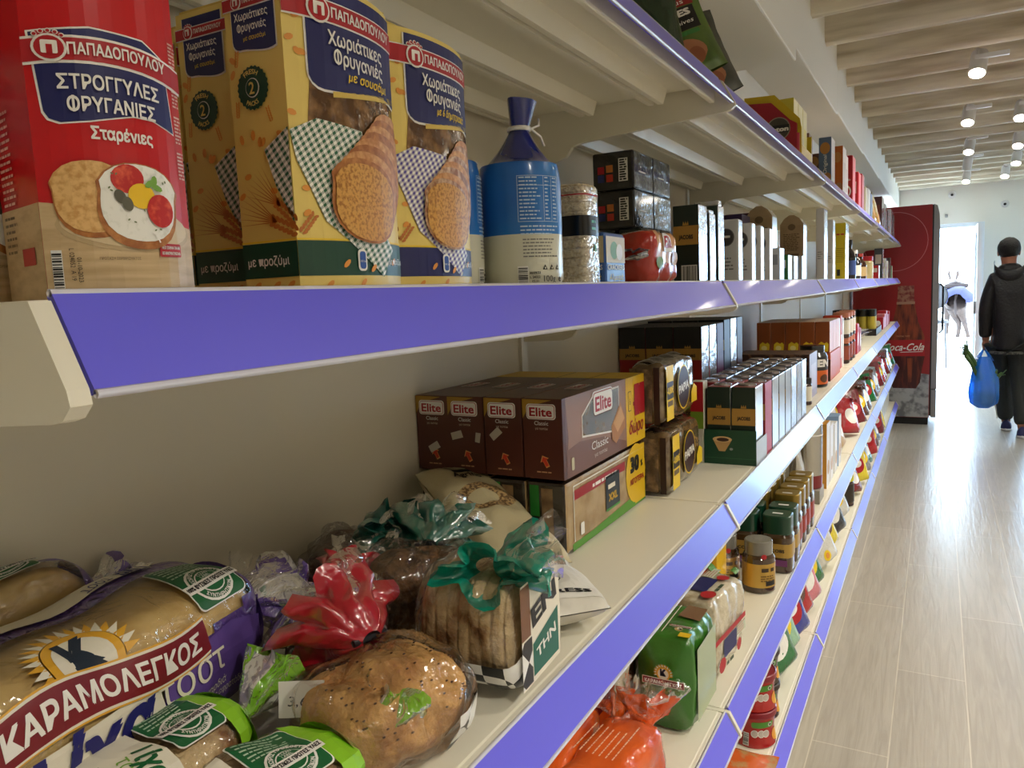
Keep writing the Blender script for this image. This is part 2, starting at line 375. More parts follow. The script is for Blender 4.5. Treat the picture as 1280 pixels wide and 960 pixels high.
# ceiling beams across the room
BEAM = mat('limed_wood', (214, 204, 182), .7, noi=(4.0, (166, 152, 126), .42, .72), bump=(14, .25), stretch=(.5, 5, 5))
ys = [1.35, 1.85, 2.42, 2.93, 3.31, 3.74, 4.2, 4.65, 5.1, 5.6, 6.1, 6.6, 7.1, 7.6, 8.1, 8.6, 9.1, 9.6, 10.1, 10.6, 11.05]
ys = [-2.9+.5*i for i in range(8)]+ys
for i, y in enumerate(ys):
    zb = 2.462+.012*max(0, y-3)+random.uniform(-.006, .006); wd = random.uniform(.085, .105)
    def bf(a, b, y=y, zb=zb, wd=wd, i=i):
        x = -.455+a*(X_R+.455); t = 2*PI*b
        cy, cz = math.cos(t), math.sin(t); q = (abs(cy)**5+abs(cz)**5)**(-.2); e = .006*nz(x*2, i*7.3+cy, cz, 1)
        return (x, y+(wd/2+e)*q*cy, (zb+Z_C)/2+((Z_C-zb)/2+e)*q*cz)
    struct(G().grid(bf, 16, 20, BEAM, cv=True).add([bf(0, j/20) for j in range(20)], [tuple(range(20))], BEAM).build('trim_%d' % k)); k += 1
# outside
PAV = mat('pale_paving', (235, 232, 226), .8)
o = struct(G().box(-12, 14, Y_F+.2, 42, -.12, -.02, PAV).build('terrain_paving'))
# ---------------------------------------------------------------- shelving, seven bays along the wall
CREAM = mat('cream_enamel', (232, 227, 208), .38)
CREAMB = mat('cream_back_panel', (224, 216, 196), .55)
STRIP = mat('violet_price_strip', (106, 102, 236), .34, bump=(9, .08), stretch=(1, .3, 1), coat=.22)
CLEAR = mat('strip_lip', (226, 222, 226), .2)
TIP = (1.757, 1.403, .989, .5755, .203); XT = -.319; XB = -.768
def strip_poly(z): return [(XT, z), (XT-.0045, z-.001), (XT-.029, z+.043), (XT-.025, z+.0445)]
def bracket(g, z, y, back):
    p = [(XT+.0025, z-.004), (XT+.001, z+.003), (-.339, z+.0412), (-.346, z+.0412), (-.36, z+.0408), (back, z+.034), (back, z-.062), (-.665, z-.060), (-.645, z-.052), (-.632, z-.036), (-.62, z-.031), (-.6, z-.029), (XT-.012, z-.012), (XT-.004, z-.010)]
    g.prism(p, 1, y+.0005, y+.0105, CREAM)
def bay(L, name='shelf_bay'):
    """one bay starting at local y = 0"""
    t = bpy.data.objects.new(name, None); C.objects.link(t)
    G().box(XB-.012, XB, .0275, L-.0005, .10, 2.03, CREAMB).build('back_panel', t)
    G().box(XB-.03, XB+.006, .0005, .0255, 0, 2.02, CREAM).build('upright', t)
    G().box(XB, -.37, .004, L-.004, 0, .17, CREAM).build('plinth', t)
    for i, z in enumerate(TIP):
        top = z+.042; y0, y1 = .012, L-.0015; g = G()
        g.box(XB+.003, -.357, y0, y1, top-.008, top, CREAM, .003)
        g.box(-.362, -.3505, y0, y1, z+.004, top-.001, CREAM, .003)
        if i < 4:
            for x in (-.45, -.585, -.72):
                g.prism([(x-.022, top-.008), (x-.014, top-.032), (x-.004, top-.032), (x-.004, top-.022), (x+.004, top-.022), (x+.004, top-.032), (x+.014, top-.032), (x+.022, top-.008)], 1, y0+.03, y1-.03, CREAM)
        s = g.build('shelf', t)
        b = G(); bracket(b, z, .0, XB+.012); b.build('bracket', s)
        if L < .9: b = G(); bracket(b, z, L-.001, XB+.012); b.build('bracket', s)
        G().prism(strip_poly(z), 1, y0+.002, y1-.002, STRIP).build('price_strip', s)
        G().tube([(XT-.0005, y0+.002, z), (XT-.0005, y1-.002, z)], .0022, CLEAR, 6).tube([(XT-.027, y0+.002, z+.0445), (XT-.027, y1-.002, z+.0445)], .0022, CLEAR, 6).build('strip_edge', s)
    return t
J0 = .1856; J = [J0]+[1.4076+1.25*i for i in range(6)]
BAYL = ['first shelf bay, with the red and yellow rusk packs at eye level', 'second shelf bay, with the dark coffee boxes and white coffee bags', 'third shelf bay, with the orange boxes and the tall beige bags',
        'fourth shelf bay, with the yellow carton at eye level', 'fifth shelf bay, with the jars and blue and yellow sachets', 'sixth shelf bay, two before the red drinks fridge', 'last shelf bay, ending just before the red drinks fridge']
b0 = bay(1.25)
tag(b0, BAYL[1], 'shelving', 'cream shelving bays with violet price strips'); b0.location = (0, J[1], 0)
bf_ = bay(J[1]-J[0]); tag(bf_, BAYL[0], 'shelving', 'cream shelving bays with violet price strips'); bf_.location = (0, J[0], 0)
for i in range(2, 6): dup(b0, (0, J[i], 0), 0, BAYL[i])
be = bay(.66); tag(be, BAYL[6], 'shelving', 'cream shelving bays with violet price strips'); be.location = (0, J[6], 0)
# ---------------------------------------------------------------- ceiling spotlights (each carries its own light)
LAMPM = mat('lamp_white', (228, 226, 226), .45)
LENS = bpy.data.materials.new('lamp_lens'); LENS.use_nodes = True
_n = LENS.node_tree.nodes; _n['Principled BSDF'].inputs['Emission Color'].default_value = (1, .9, .74, 1); _n['Principled BSDF'].inputs['Emission Strength'].default_value = 40
OFFL = mat('lamp_lens_unlit', (150, 160, 190), .2)
def spot(x, y, z, label, lit=True, tilt=-.5):
    zb = min(2.462+.012*max(0, y-3)-.004, 2.6)
    t = empty('ceiling_spotlight', label, 'ceiling lamp', (x, y, z), 0, 'white ceiling spotlights')
    h = zb-z
    G().box(-.012, .13, -.012, .012, h-.010, h+.012, LAMPM, .003).build('mount_rail', t)
    G().tube([(0, 0, h-.008), (0, 0, .118)], .006, LAMPM, 8).build('stem', t)
    bd = G().lathe([(.026, .125), (.036, .120), (.0385, .10), (.0385, .002), (.035, 0), (.033, .006)], LAMPM, 20).build('lamp_body', t); bd.rotation_euler = (tilt, .12, 0)
    G().lathe([(.0325, .0035), (.018, -.003), (.0005, -.006)], LENS if lit else OFFL, 20).build('lens', bd)
    if lit:
        ld = bpy.data.lights.new('lamp_light', 'SPOT'); ld.energy = LAMP_W*(.28 if y > 5 else 1); ld.color = LAMP_COL; ld.spot_size = math.radians(140); ld.spot_blend = .8; ld.shadow_soft_size = .06
        lo = bpy.data.objects.new('lamp_light', ld); C.objects.link(lo); lo.parent = t; lo.location = (0, 0, -.03); lo.rotation_euler = (0, 0, 0)
    return t
for x, y, z, l in ((.145, 4.43, 2.40, 'white ceiling spotlight closest to us, on its own before the paired ones'), (.145, 5.79, 2.40, 'white ceiling spotlight second along the row nearer the shelves'), (.19, 7.14, 2.40, 'white ceiling spotlight third along the row nearer the shelves'),
                   (.236, 9.5, 2.42, 'white ceiling spotlight at the far end of the row nearer the shelves'), (.43, 5.86, 2.40, 'first lit spotlight in the row farther from the shelves'), (.51, 7.1, 2.40, 'second lit spotlight in the row farther from the shelves'),
                   (.58, 8.19, 2.40, 'third lit spotlight in the row farther from the shelves'), (.57, 9.36, 2.42, 'fourth lit spotlight in the row farther from the shelves')): spot(x, y, z, l)
spot(.21, 8.3, 2.41, 'unlit ceiling spotlight between lit ones in the row nearer the shelves', False, .5)
for i, (x, y) in enumerate(((.9, 4.4), (.9, 2.9), (.9, 1.5), (.9, .1), (.9, -1.4), (1.9, 4.4), (1.9, 2.2), (1.9, .4), (1.9, -1.4), (1.6, 6.4), (1.6, 7.8), (1.6, 9.4), (2.7, 1.0))):  # unseen spots added to light the aisle, spread wide to soften shelf shadows
    spot(x, y, 2.36, 'added ceiling spotlight overhead out of view, %s of those spread for softer light' % ('first', 'second', 'third', 'fourth', 'fifth', 'sixth', 'seventh', 'eighth', 'ninth', 'tenth', 'eleventh', 'twelfth', 'thirteenth')[i])
# ---------------------------------------------------------------- package builders
WHT = ink((242, 240, 234)); BLK = ink((22, 22, 24)); NAVY = ink((22, 28, 92)); REDI = ink((176, 22, 34)); DGRN = ink((16, 66, 48)); GOLDI = mat('ink_gold', (190, 150, 74), .3, .55)
YEL = ink((240, 205, 40)); ORG = ink((226, 150, 60)); GRYI = ink((120, 120, 118))
SILV = mat('silver_foil', (214, 216, 222), .24, .75, bump=(26, .5))
def ords(i): return ('first', 'second', 'third', 'fourth', 'fifth', 'sixth', 'seventh', 'eighth', 'ninth', 'tenth')[i]
def carton(name, label, cat, x0, x1, y0, y1, z, h, m, faces=None, group=None, rz=0, bev=.0015):
    """box whose printed faces look at the aisle (+x) and up the aisle (-y); local origin at its base centre"""
    w, d = y1-y0, x1-x0; g = G(); g.box(-d/2, d/2, -w/2, w/2, 0, h, m, bev, faces)
    o = g.build(name, None, ((x0+x1)/2, (y0+y1)/2, z), rz); tag(o, label, cat, group)
    F = Face((d/2, -w/2, 0), (0, 1, 0), (0, 0, 1), w, h); Sd = Face((-d/2, -w/2, 0), (1, 0, 0), (0, 0, 1), d, h); T = Face((d/2, -w/2, h), (0, 1, 0), (-1, 0, 0), w, d)
    return o, F, Sd, T
def bulge_pack(w, d, h, bul, m, nb=12):
    """carton whose front is a single convex sheet; returns mesh collector, front, side"""
    g = G(); pts = []
    def fx(a): t = 2*a/w-1; return d/2+bul*(1-abs(t)**2.3)
    pl = [(-d/2, -w/2)]+[(fx(w*i/nb), -w/2+w*i/nb) for i in range(nb+1)]+[(-d/2, w/2)]
    g.prism(pl, 2, 0, h, m)
    F = Curved(lambda a, b: (fx(a), -w/2+a, b), (w/nb, None), w, h)
    return g, F, Face((-d/2, -w/2, 0), (1, 0, 0), (0, 0, 1), d, h)
def pouch(w, h, t, m, p=2.2, crimp=.05, wr=.004, seed=0, nu=18, nv=22, lean=0, top=1.0):
    """standing bag: fat in the middle, crimped at the top; returns collector and printed face"""
    def T(a, b):
        e = max(0, 1-abs(2*a-1)**p)**.5*(max(0, 1-max(0, b-.12)/(1-crimp-.12))**.55 if b < 1-crimp else 0)*min(1, (b+.02)/.1)**.4
        return t/2*e
    def P(a, b, s):
        yy = (a-.5)*w*(1-.06*math.sin(PI*b)); ed = min(1, 6*a, 6*(1-a)); x = s*(T(a, b)+.0006)+wr*nz(a*4+seed, b*5, s*2)*ed
        zz = b*h*(1-(1-top)*abs(2*a-1)**2)
        return (x+lean*b*b, yy+wr*.6*nz(b*6, seed+3, 1), zz)
    g = G(); g.grid(lambda a, b: P(a, b, 1), nu, nv, (lambda a, b: m(a, b, 1)) if callable(m) else m); g.grid(lambda a, b: P(a, b, -1), nu, nv, (lambda a, b: m(a, b, -1)) if callable(m) else m)
    return g, Curved(lambda a, b: P(min(1, max(0, a/w)), min(1, max(0, b/h)), 1), (w/nu, h/nv), w, h)
class LoafS:
    """lying loaf along local y; a = metres along, th = angle round from +x up over the top"""
    def __init__(s, L, hw, hh, ex=3, tp=8, seed=0, rough=.003, bend=0, asym=0): s.L, s.hw, s.hh, s.ex, s.tp, s.seed, s.rough, s.bend, s.asym = L, hw, hh, ex, tp, seed, rough, bend, asym
    def __call__(s, u, th, off=0, rough=None):
        pr = max(0, 1-abs(2*u-1)**s.tp)**.5
        c, q = math.cos(th), math.sin(th); k = (abs(c)**s.ex+abs(q)**s.ex)**(-1/s.ex)
        r = s.rough if rough is None else rough; e = r*nz(u*6+s.seed, c*1.7, q*1.7+s.seed)
        return ((s.hw*pr+off+e)*c*k+s.bend*(2*u-1)**2, (u-.5)*(s.L+2*off), s.hh+(s.hh*pr+off+e)*q*k*(1 if q > 0 or not s.asym else s.asym))
    def mesh(s, g, m, nu=28, nv=36, off=0, rough=None): return g.grid(lambda a, b: s(a, 2*PI*b, off, rough), nu, nv, m, cv=True)
    def face(s, off=.001, th0=0, rough=None):
        r = (s.hw+s.hh)/2*1.12
        return Curved(lambda a, b: s(min(1, max(0, a/s.L)), th0+b/r, off, rough), (s.L/24, .012), s.L, r*PI)
def tail(g, p, d, L, R, m, folds=7, seed=0, flat=.5, nu=42, nv=9, r0=.010, up=(0, 0, 1), droop=0):
    """gathered neck of a bag opening into a crumpled fan"""
    p, d = Vector(p), Vector(d).normalized(); a = d.cross(Vector(up)); a = a.normalized() if a.length > .05 else d.orthogonal().normalized(); b = a.cross(d)
    def fn(u, v):
        t = 2*PI*u; f = 1+.34*v*math.sin(folds*t+seed)+.12*v*math.sin((folds*2+1)*t+2*seed)
        r = (r0+(R-r0)*v**.75)*f; l = L*v*(1+.12*math.sin(2*t+seed)+.10*nz(u*6, seed, v*2))
        q = p+d*l+a*(r*math.cos(t))+b*(r*flat*math.sin(t)); k = R*.30*v**.5; c_, s_ = math.cos(t)*2.2, math.sin(t)*2.2
        return (q.x+k*nz(c_+seed, s_, v*3), q.y+k*nz(c_, s_+seed, v*3+9), max(.001, q.z+k*nz(c_, s_, v*3+seed+5)-droop*v*v))
    return g.grid(fn, nu, nv, m, cu=True)
def wheat(g, S, a, b, L, rot, m, ly=2, awn=True):
    c, s = math.cos(rot), math.sin(rot)
    for i in range(6):
        for q in (-1, 1):
            x = L*.12*i; y = q*L*.07; ell(g, S, a+x*c-y*s, b+x*s+y*c, L*.09, L*.045, m, ly, rot+q*.5, 8)
    if awn:
        for i in range(7):
            t = rot+(i-3)*.13; x0, y0 = a+L*.5*c, b+L*.5*s; x1, y1 = x0+L*1.1*math.cos(t), y0+L*1.1*math.sin(t)
            poly(g, S, [(x0, y0), (x1, y1), (x0+.0006, y0+.0008)], m, ly)
def slice_pts(a, b, w, h, rot=0, n=26):
    p = []
    for k in range(n):
        t = 2*PI*k/n; c, s = math.cos(t), math.sin(t); q = (abs(c)**2.7+abs(s)**2.7)**(-1/2.7)
        x, y = w/2*q*c*(1+.10*(s > .25)), h/2*q*s*(1-.06*math.cos(2*t)); p.append((a+x*math.cos(rot)-y*math.sin(rot), b+x*math.sin(rot)+y*math.cos(rot)))
    return p
CRUST = mat('print_crust', (156, 92, 40), .4, noi=(160, (196, 132, 70), .4, .7)); CRUMB = mat('print_crumb', (214, 160, 78), .4, noi=(420, (166, 108, 40), .46, .62))
CRUST2 = mat('print_floury_crust', (150, 96, 62), .4, noi=(150, (222, 190, 150), .42, .66)); TOASTC = mat('print_pale_crumb', (226, 184, 120), .4, noi=(300, (200, 148, 82), .42, .66))
CREAMP = mat('print_cream', (240, 240, 232), .4, noi=(200, (214, 216, 204), .55, .75)); WOODP = mat('print_pale_wood', (206, 180, 138), .4, noi=(60, (186, 158, 116), .4, .65), stretch=(1, .15, 3))
TOMP = mat('print_tomato', (190, 28, 26), .4, noi=(190, (226, 92, 60), .5, .7)); WINP = mat('bread_behind_film', (86, 58, 34), .12, noi=(90, (150, 112, 70), .42, .7), coat=.6, bump=(60, .25))
RED_L = ink((168, 16, 26)); PYEL = ink((232, 206, 112)); PYELD = ink((214, 184, 84))
def logo_crown(g, S, a, b, r, ly):
    for i in range(5):
        t = math.radians(50+20*i); ell(g, S, a+1.32*r*math.cos(t), b+1.36*r*math.sin(t), r*.2, r*.2, WHT, ly, 0, 8); ell(g, S, a+1.3*r*math.cos(t), b+1.33*r*math.sin(t), r*.13, r*.13, REDI, ly+1, 0, 8)
    poly(g, S, [(a-.62*r, b+.85*r), (a+.62*r, b+.85*r), (a+.8*r, b+1.3*r), (a-.8*r, b+1.3*r)], REDI, ly)
    ell(g, S, a, b, r*1.12, r*1.12, WHT, ly+1); ell(g, S, a, b, r*.94, r*.94, REDI, ly+2)
    rrect(g, S, a-.52*r, b-.5*r, a+.52*r, b+.56*r, .12*r, WHT, ly+3); rect(g, S, a-.18*r, b-.52*r, a+.2*r, b+.2*r, REDI, ly+4)
def wave_panel(x0, x1, y0, y1, r, dip, n=10):
    """panel with rounded lower left corner and a waved lower edge"""
    p = [(x0, y1), (x0, y0+r)]+[(x0+r-r*math.cos(t*PI/8), y0+r-r*math.sin(t*PI/8)) for t in range(1, 4)]
    for i in range(n+1):
        f = i/n; p.append((x0+r+(x1-x0-r)*f, y0+dip*(f**2*1.6-1.5*f**4*.9)))
    return p+[(x1, y1)]
def rusk_pack(kind):
    w, d, h = .108, .050, .203
    g, F, S = bulge_pack(w, d, h, .011, PYEL); r = G(); rs = random.Random(5)
    band = DGRN if kind == 'sesame' else NAVY; cloth = gingham('gingham_green', (22, 92, 60), ang=.5) if kind == 'sesame' else gingham('gingham_violet', (78, 66, 150), ang=.5)
    rect(r, F, 0, .011, w, .034, band, 1); rect(r, F, 0, .0345, w, .0355, YEL, 2)
    poly(r, F, [(.012, .108), (w, .108), (w, .148), (.016, .142)], WINP, 1)
    for i in range(9): ell(r, F, rs.uniform(.002, .012), rs.uniform(.05, .19), .003, .002, ORG, 2, rs.uniform(0, 3), 8)
    p = wave_panel(.0135, w, .131, .199, .012, .012); poly(r, F, p, WHT, 2)
    q = [(max(x, .0148), y+.0016 if y < .19 else y) for x, y in p]; poly(r, F, [(.0148 if x < .0148 else x, y) for x, y in q], NAVY, 3)
    poly(r, F, [(w*.3, .1285), (w, .1385), (w, .1425), (w*.3, .1322)], PYELD, 3)
    rect(r, F, 0, .1755, w, .190, WHT, 4); rect(r, F, 0, .1765, w, .189, REDI, 5)
    logo_crown(r, F, .024, .1825, .0078, 6); text(r, F, 'ΠΑΠΑΔΟΠΟΥΛΟΥ', .067, .1795, .0088, WHT, 7, w=.066, bold=.02)
    text(r, F, 'Χωριάτικες', .058, .162, .0125, WHT, 7, w=.056, bold=.012); text(r, F, 'Φρυγανιές', .060, .1505, .0125, WHT, 7, w=.052, bold=.012)
    text(r, F, 'με σουσάμι' if kind == 'sesame' else 'με 6 δημητριακά', .068, .1415, .0085, YEL, 7, w=.044, bold=.01, shear=.2)
    poly(r, F, [(0, .104), (.018, .113), (.058, .110), (.060, .06), (.090, .030), (.074, .010), (.020, .047), (.003, .085)], cloth, 3)
    pass
    for i in range(7, -1, -1):
        a, b = .057+i*.0058, .062+i*.0060; s = 1-.025*i
        poly(r, F, [(min(w-.0005, x), y) for x, y in slice_pts(a, b, .066*s, .054*s, -.12)], (CRUST if kind == 'sesame' else CRUST2) if i % 2 == 0 else mat('print_sliced_edge', (188, 124, 64), .4, noi=(200, (222, 170, 110), .4, .7)), 4+(7-i))
        if i == 0: poly(r, F, [(min(w-.0005, x), y) for x, y in slice_pts(a-.0005, b-.001, .060, .049, -.12)], CRUMB, 13)
    wheat(r, F, .004, .040, .022, .9, mat('print_wheat', (190, 112, 44), .4), 2, False)
    for a, b in ((.035, .019), (.062, .016), (.09, .021), (.05, .006), (.02, .005)): ell(r, F, a, b, .004, .0018, ORG, 3, .7, 8)
    rrect(r, F, .045, .014, .054, .029, .003, WHT, 4); rrect(r, F, .0465, .0155, .0525, .0275, .002, ink((40, 80, 160)), 5); text(r, F, 'E101 kcal', .0495, .020, .0022, WHT, 6)
    text(r, F, 'Ανά μερίδα', .0495, .0305, .0028, WHT, 6); text(r, F, 'με προζύμι', .092, .019, .006, WHT, 6, w=.022)
    # side face
    rect(r, S, 0, .011, d, .034, band, 1); rect(r, S, 0, .0345, d, .0355, YEL, 2)
    p = wave_panel(.006, d-.004, .158, .199, .006, -.006); poly(r, S, p, WHT, 1); poly(r, S, [(x+.0008 if x < .02 else x-.0008, y+.001 if y < .19 else y) for x, y in p], NAVY, 2)
    rect(r, S, 0, .184, d, .1925, WHT, 3); rect(r, S, 0, .1847, d, .1918, REDI, 4); logo_crown(r, S, .0135, .1882, .0042, 5); text(r, S, 'ΠΑΠΑΔΟΠΟΥΛΟΥ', .033, .1868, .004, WHT, 6, w=.027, bold=.02)
    text(r, S, 'Χωριάτικες', .026, .1765, .0066, WHT, 6, w=.030, bold=.01); text(r, S, 'Φρυγανιές', .026, .1695, .0066, WHT, 6, w=.026, bold=.01); text(r, S, 'με σουσάμι' if kind == 'sesame' else 'με 6 δημητριακά', .028, .1635, .0042, YEL, 6, w=.02)
    ell(r, S, .022, .134, .0142, .0142, DGRN, 3, 0, 48, -.07); ell(r, S, .022, .134, .0062, .0062, WHT, 4); ell(r, S, .022, .134, .0056, .0056, DGRN, 5); text(r, S, '2', .022, .1300, .0108, PYEL, 6, bold=.01)
    text(r, S, 'FRESH', .022, .134, .0042, PYEL, 6, arc=.0085, bold=.02); text(r, S, 'PACKS', .022, .134, .0042, PYEL, 6, arc=-.0115, bold=.02)
    for i in range(26):
        a, b = rs.uniform(.004, d-.004), rs.uniform(.06, .185)
        if b < .157 and (a-.022)**2+(b-.134)**2 > .017**2: ell(r, S, a, b, .0034, .002, ORG, 2, rs.uniform(0, 3), 8)
    for a, b, t in ((.006, .118, 1.5), (.036, .112, 1.9), (.008, .15, 1.4)): wheat(r, S, a, b, .014, t, ORG, 2, False)
    poly(r, S, [(d, .106), (.028, .094), (.036, .07), (d, .045)], cloth, 3)
    wheat(r, S, .05, .040, .034, 2.75, mat('print_wheat', (190, 112, 44), .4), 3); wheat(r, S, .05, .047, .030, 2.45, mat('print_wheat', (190, 112, 44), .4), 3)
    text(r, S, 'με προζύμι', .024, .019, .0085, WHT, 3, w=.038, bold=.01)
    for a in (.012, .03, .043): ell(r, S, a, .006, .004, .0018, ORG, 2, .5, 8)
    o = g.build('rusk_pack'); r.build('print', o)
    tg = G()
    # torn-open edge of the film window and folded top
    tg.box(-d/2+.002, d/2, -w/2+.002, w/2-.002, h, h+.0025, PYELD); tg.build('top_flap', o); return o
def red_rusk_pack():
    w, d, h = .086, .062, .196; g, F, S = bulge_pack(w, d, h, .016, ink((196, 14, 24), .3)); r = G()
    zb = .046
    poly(r, F, [(0, 0), (w, 0), (w, zb-.004), (0, zb+.008)], WOODP, 1)
    rect(r, S, 0, 0, d, zb+.008, WOODP, 1)
    arch = lambda x: -.9*(x)**2*4
    y1, y0 = .146, .0965; x0, x1 = .006, .076
    p = [(x0-.004, y1), (x0-.001, y0+.006), (x0+.001, y0+.002), (x0+.006, y0), (x0+.02, y0+.002), (.05, y0+.0075), (.062, y0+.0072), (x1+.002, y0+.002), (x1-.002, y1-.004), (.06, y1+.004), (.03, y1+.005)]
    cx, cy = .041, .123
    poly(r, F, p, WHT, 1); poly(r, F, [(cx+(x-cx)*.972, cy+(y-cy)*.962) for x, y in p], NAVY, 2)
    def bandp(e): return [(0.0+i*w/12, .1285+e+.0045*(1-((i-5)/6)**2)-.001) for i in range(13)]
    poly(r, F, bandp(-.0015)+bandp(.0135)[::-1], WHT, 3); poly(r, F, bandp(0)+bandp(.012)[::-1], REDI, 4)
    logo_crown(r, F, .0115, .1370, .0066, 6)
    text(r, F, 'ΠΑΠΑΔΟΠΟΥΛΟΥ', .0455, .1352, .0086, WHT, 7, w=.053, bold=.02, warp=lambda x: -2.2*x*x-.02*x)
    text(r, F, 'ΣΤΡΟΓΓΥΛΕΣ', .0395, .1165, .0108, WHT, 6, w=.053, bold=.018, warp=lambda x: -1.5*x*x); text(r, F, 'ΦΡΥΓΑΝΙΕΣ', .0395, .1045, .0108, WHT, 6, w=.046, bold=.018, warp=lambda x: -1.5*x*x)
    text(r, F, 'Σταρένιες', .043, .0895, .0095, WHT, 3, w=.034, bold=.025)
    ell(r, F, .044, .0395, .0385, .0135, mat('print_plate_rim', (188, 164, 124), .4), 2, -.05, 28); ell(r, F, .044, .041, .0365, .0125, mat('print_plate', (212, 190, 150), .4), 3, -.05, 28)
    poly(r, F, slice_pts(.024, .0555, .036, .041, .05), CRUST, 4); poly(r, F, slice_pts(.0235, .057, .034, .038, .05), TOASTC, 5)
    poly(r, F, slice_pts(.0485, .0525, .0465, .047, -.08), CRUST, 6); poly(r, F, slice_pts(.0485, .0545, .043, .042, -.08), CREAMP, 7)
    ell(r, F, .042, .068, .0092, .0083, TOMP, 8, .2); ell(r, F, .049, .0585, .0078, .0074, ink((240, 196, 30)), 9); ell(r, F, .0595, .0505, .0082, .0098, TOMP, 10)
    ell(r, F, .037, .0575, .003, .0042, ink((84, 82, 66)), 9, .4); ell(r, F, .0405, .0535, .003, .0042, ink((96, 94, 76)), 10, .2)
    for a, b, t in ((.054, .066, .6), (.058, .064, -.4), (.0565, .0675, 1.4)): ell(r, F, a, b, .0036, .0019, ink((120, 168, 70)), 11, t, 8)
    for i in range(14): ell(r, F, .0485+.017*math.cos(i*2.4), .0545+.016*math.sin(i*1.7), .0009, .0005, ink((110, 120, 80)), 8, i, 6)
    rrect(r, F, .058, .0235, .0735, .0315, .001, REDI, 4); text(r, F, 'ΝΕΟ ΣΧΗΜΑ ΓΙΑ ΝΑ', .0658, .0282, .0024, WHT, 5, w=.013, bold=.02); text(r, F, 'ΒΓΑΙΝΟΥΝ ΕΥΚΟΛΑ', .0658, .0248, .0024, WHT, 5, w=.013, bold=.02)
    poly(r, F, [(.0565, .0315), (.0545, .037), (.0535, .0355), (.053, .0385), (.0562, .0382), (.0552, .0372), (.0573, .0318)], WHT, 12)
    text(r, F, 'ΠΡΟΤΑΣΗ ΣΕΡΒΙΡΙΣΜΑΤΟΣ', .035, .0215, .0022, ink((110, 90, 60)), 3, w=.022)
    text(r, F, 'L 024052  A 19', .0105, .019, .003, BLK, 3, rot=-PI/2, w=.018); text(r, F, '01-10-2023', .0135, .016, .003, BLK, 3, rot=-PI/2, w=.014)
    barcode(r, F, .003, .006, .004, .020, True)
    for k in range(4): lines(r, F, .079, .155-.022*k, .006, 8, .0022, .0011, ink((225, 190, 180)), 2, .1, k)
    lines(r, S, .008, .11, .022, 14, .004, .0016, ink((225, 180, 170)), 2, .2, 4); lines(r, S, .006, .05, .02, 6, .004, .0016, ink((120, 100, 70)), 2, .2, 9)
    rect(r, S, .03, .02, .05, .03, REDI, 2)
    o = g.build('rusk_pack'); r.build('print', o); G().box(-d/2+.002, d/2, -w/2+.002, w/2-.002, h, h+.002, ink((160, 14, 22))).build('top_flap', o); return o
# ---------------------------------------------------------------- eye-level shelf, near end
T1, T2, T3, T4, T5 = 1.7995, 1.4455, 1.0315, .618, .2455
p = red_rusk_pack(); p.location = (-.393, .257, T2); p.rotation_euler.z = -.20; p.scale = (.85, .85, .85)
tag(p, 'red pack of round rusks with topped toast picture, at the front edge of the shelf', 'rusk pack', 'red round-rusk packs')
dup(p, (-.470, .231, T2), .02, 'red round-rusk pack behind and up-aisle of the front red one, its logo half cut off')
dup(p, (-.540, .250, T2), 0, 'red round-rusk pack standing last of the red row, against the back')
p = rusk_pack('sesame'); p.location = (-.390, .428, T2); tag(p, 'yellow village rusk pack with green checked cloth, front one of its row', 'rusk pack', 'yellow sesame rusk packs')
dup(p, (-.462, .447, T2), .03, 'yellow rusk pack with green badge standing second behind the green-cloth pack'); dup(p, (-.533, .462, T2), .0, 'yellow rusk pack at the back of the row, only a strip of badge showing')
p = rusk_pack('grain'); p.location = (-.398, .545, T2); tag(p, 'yellow village rusk pack with violet checked cloth and navy bottom band', 'rusk pack')
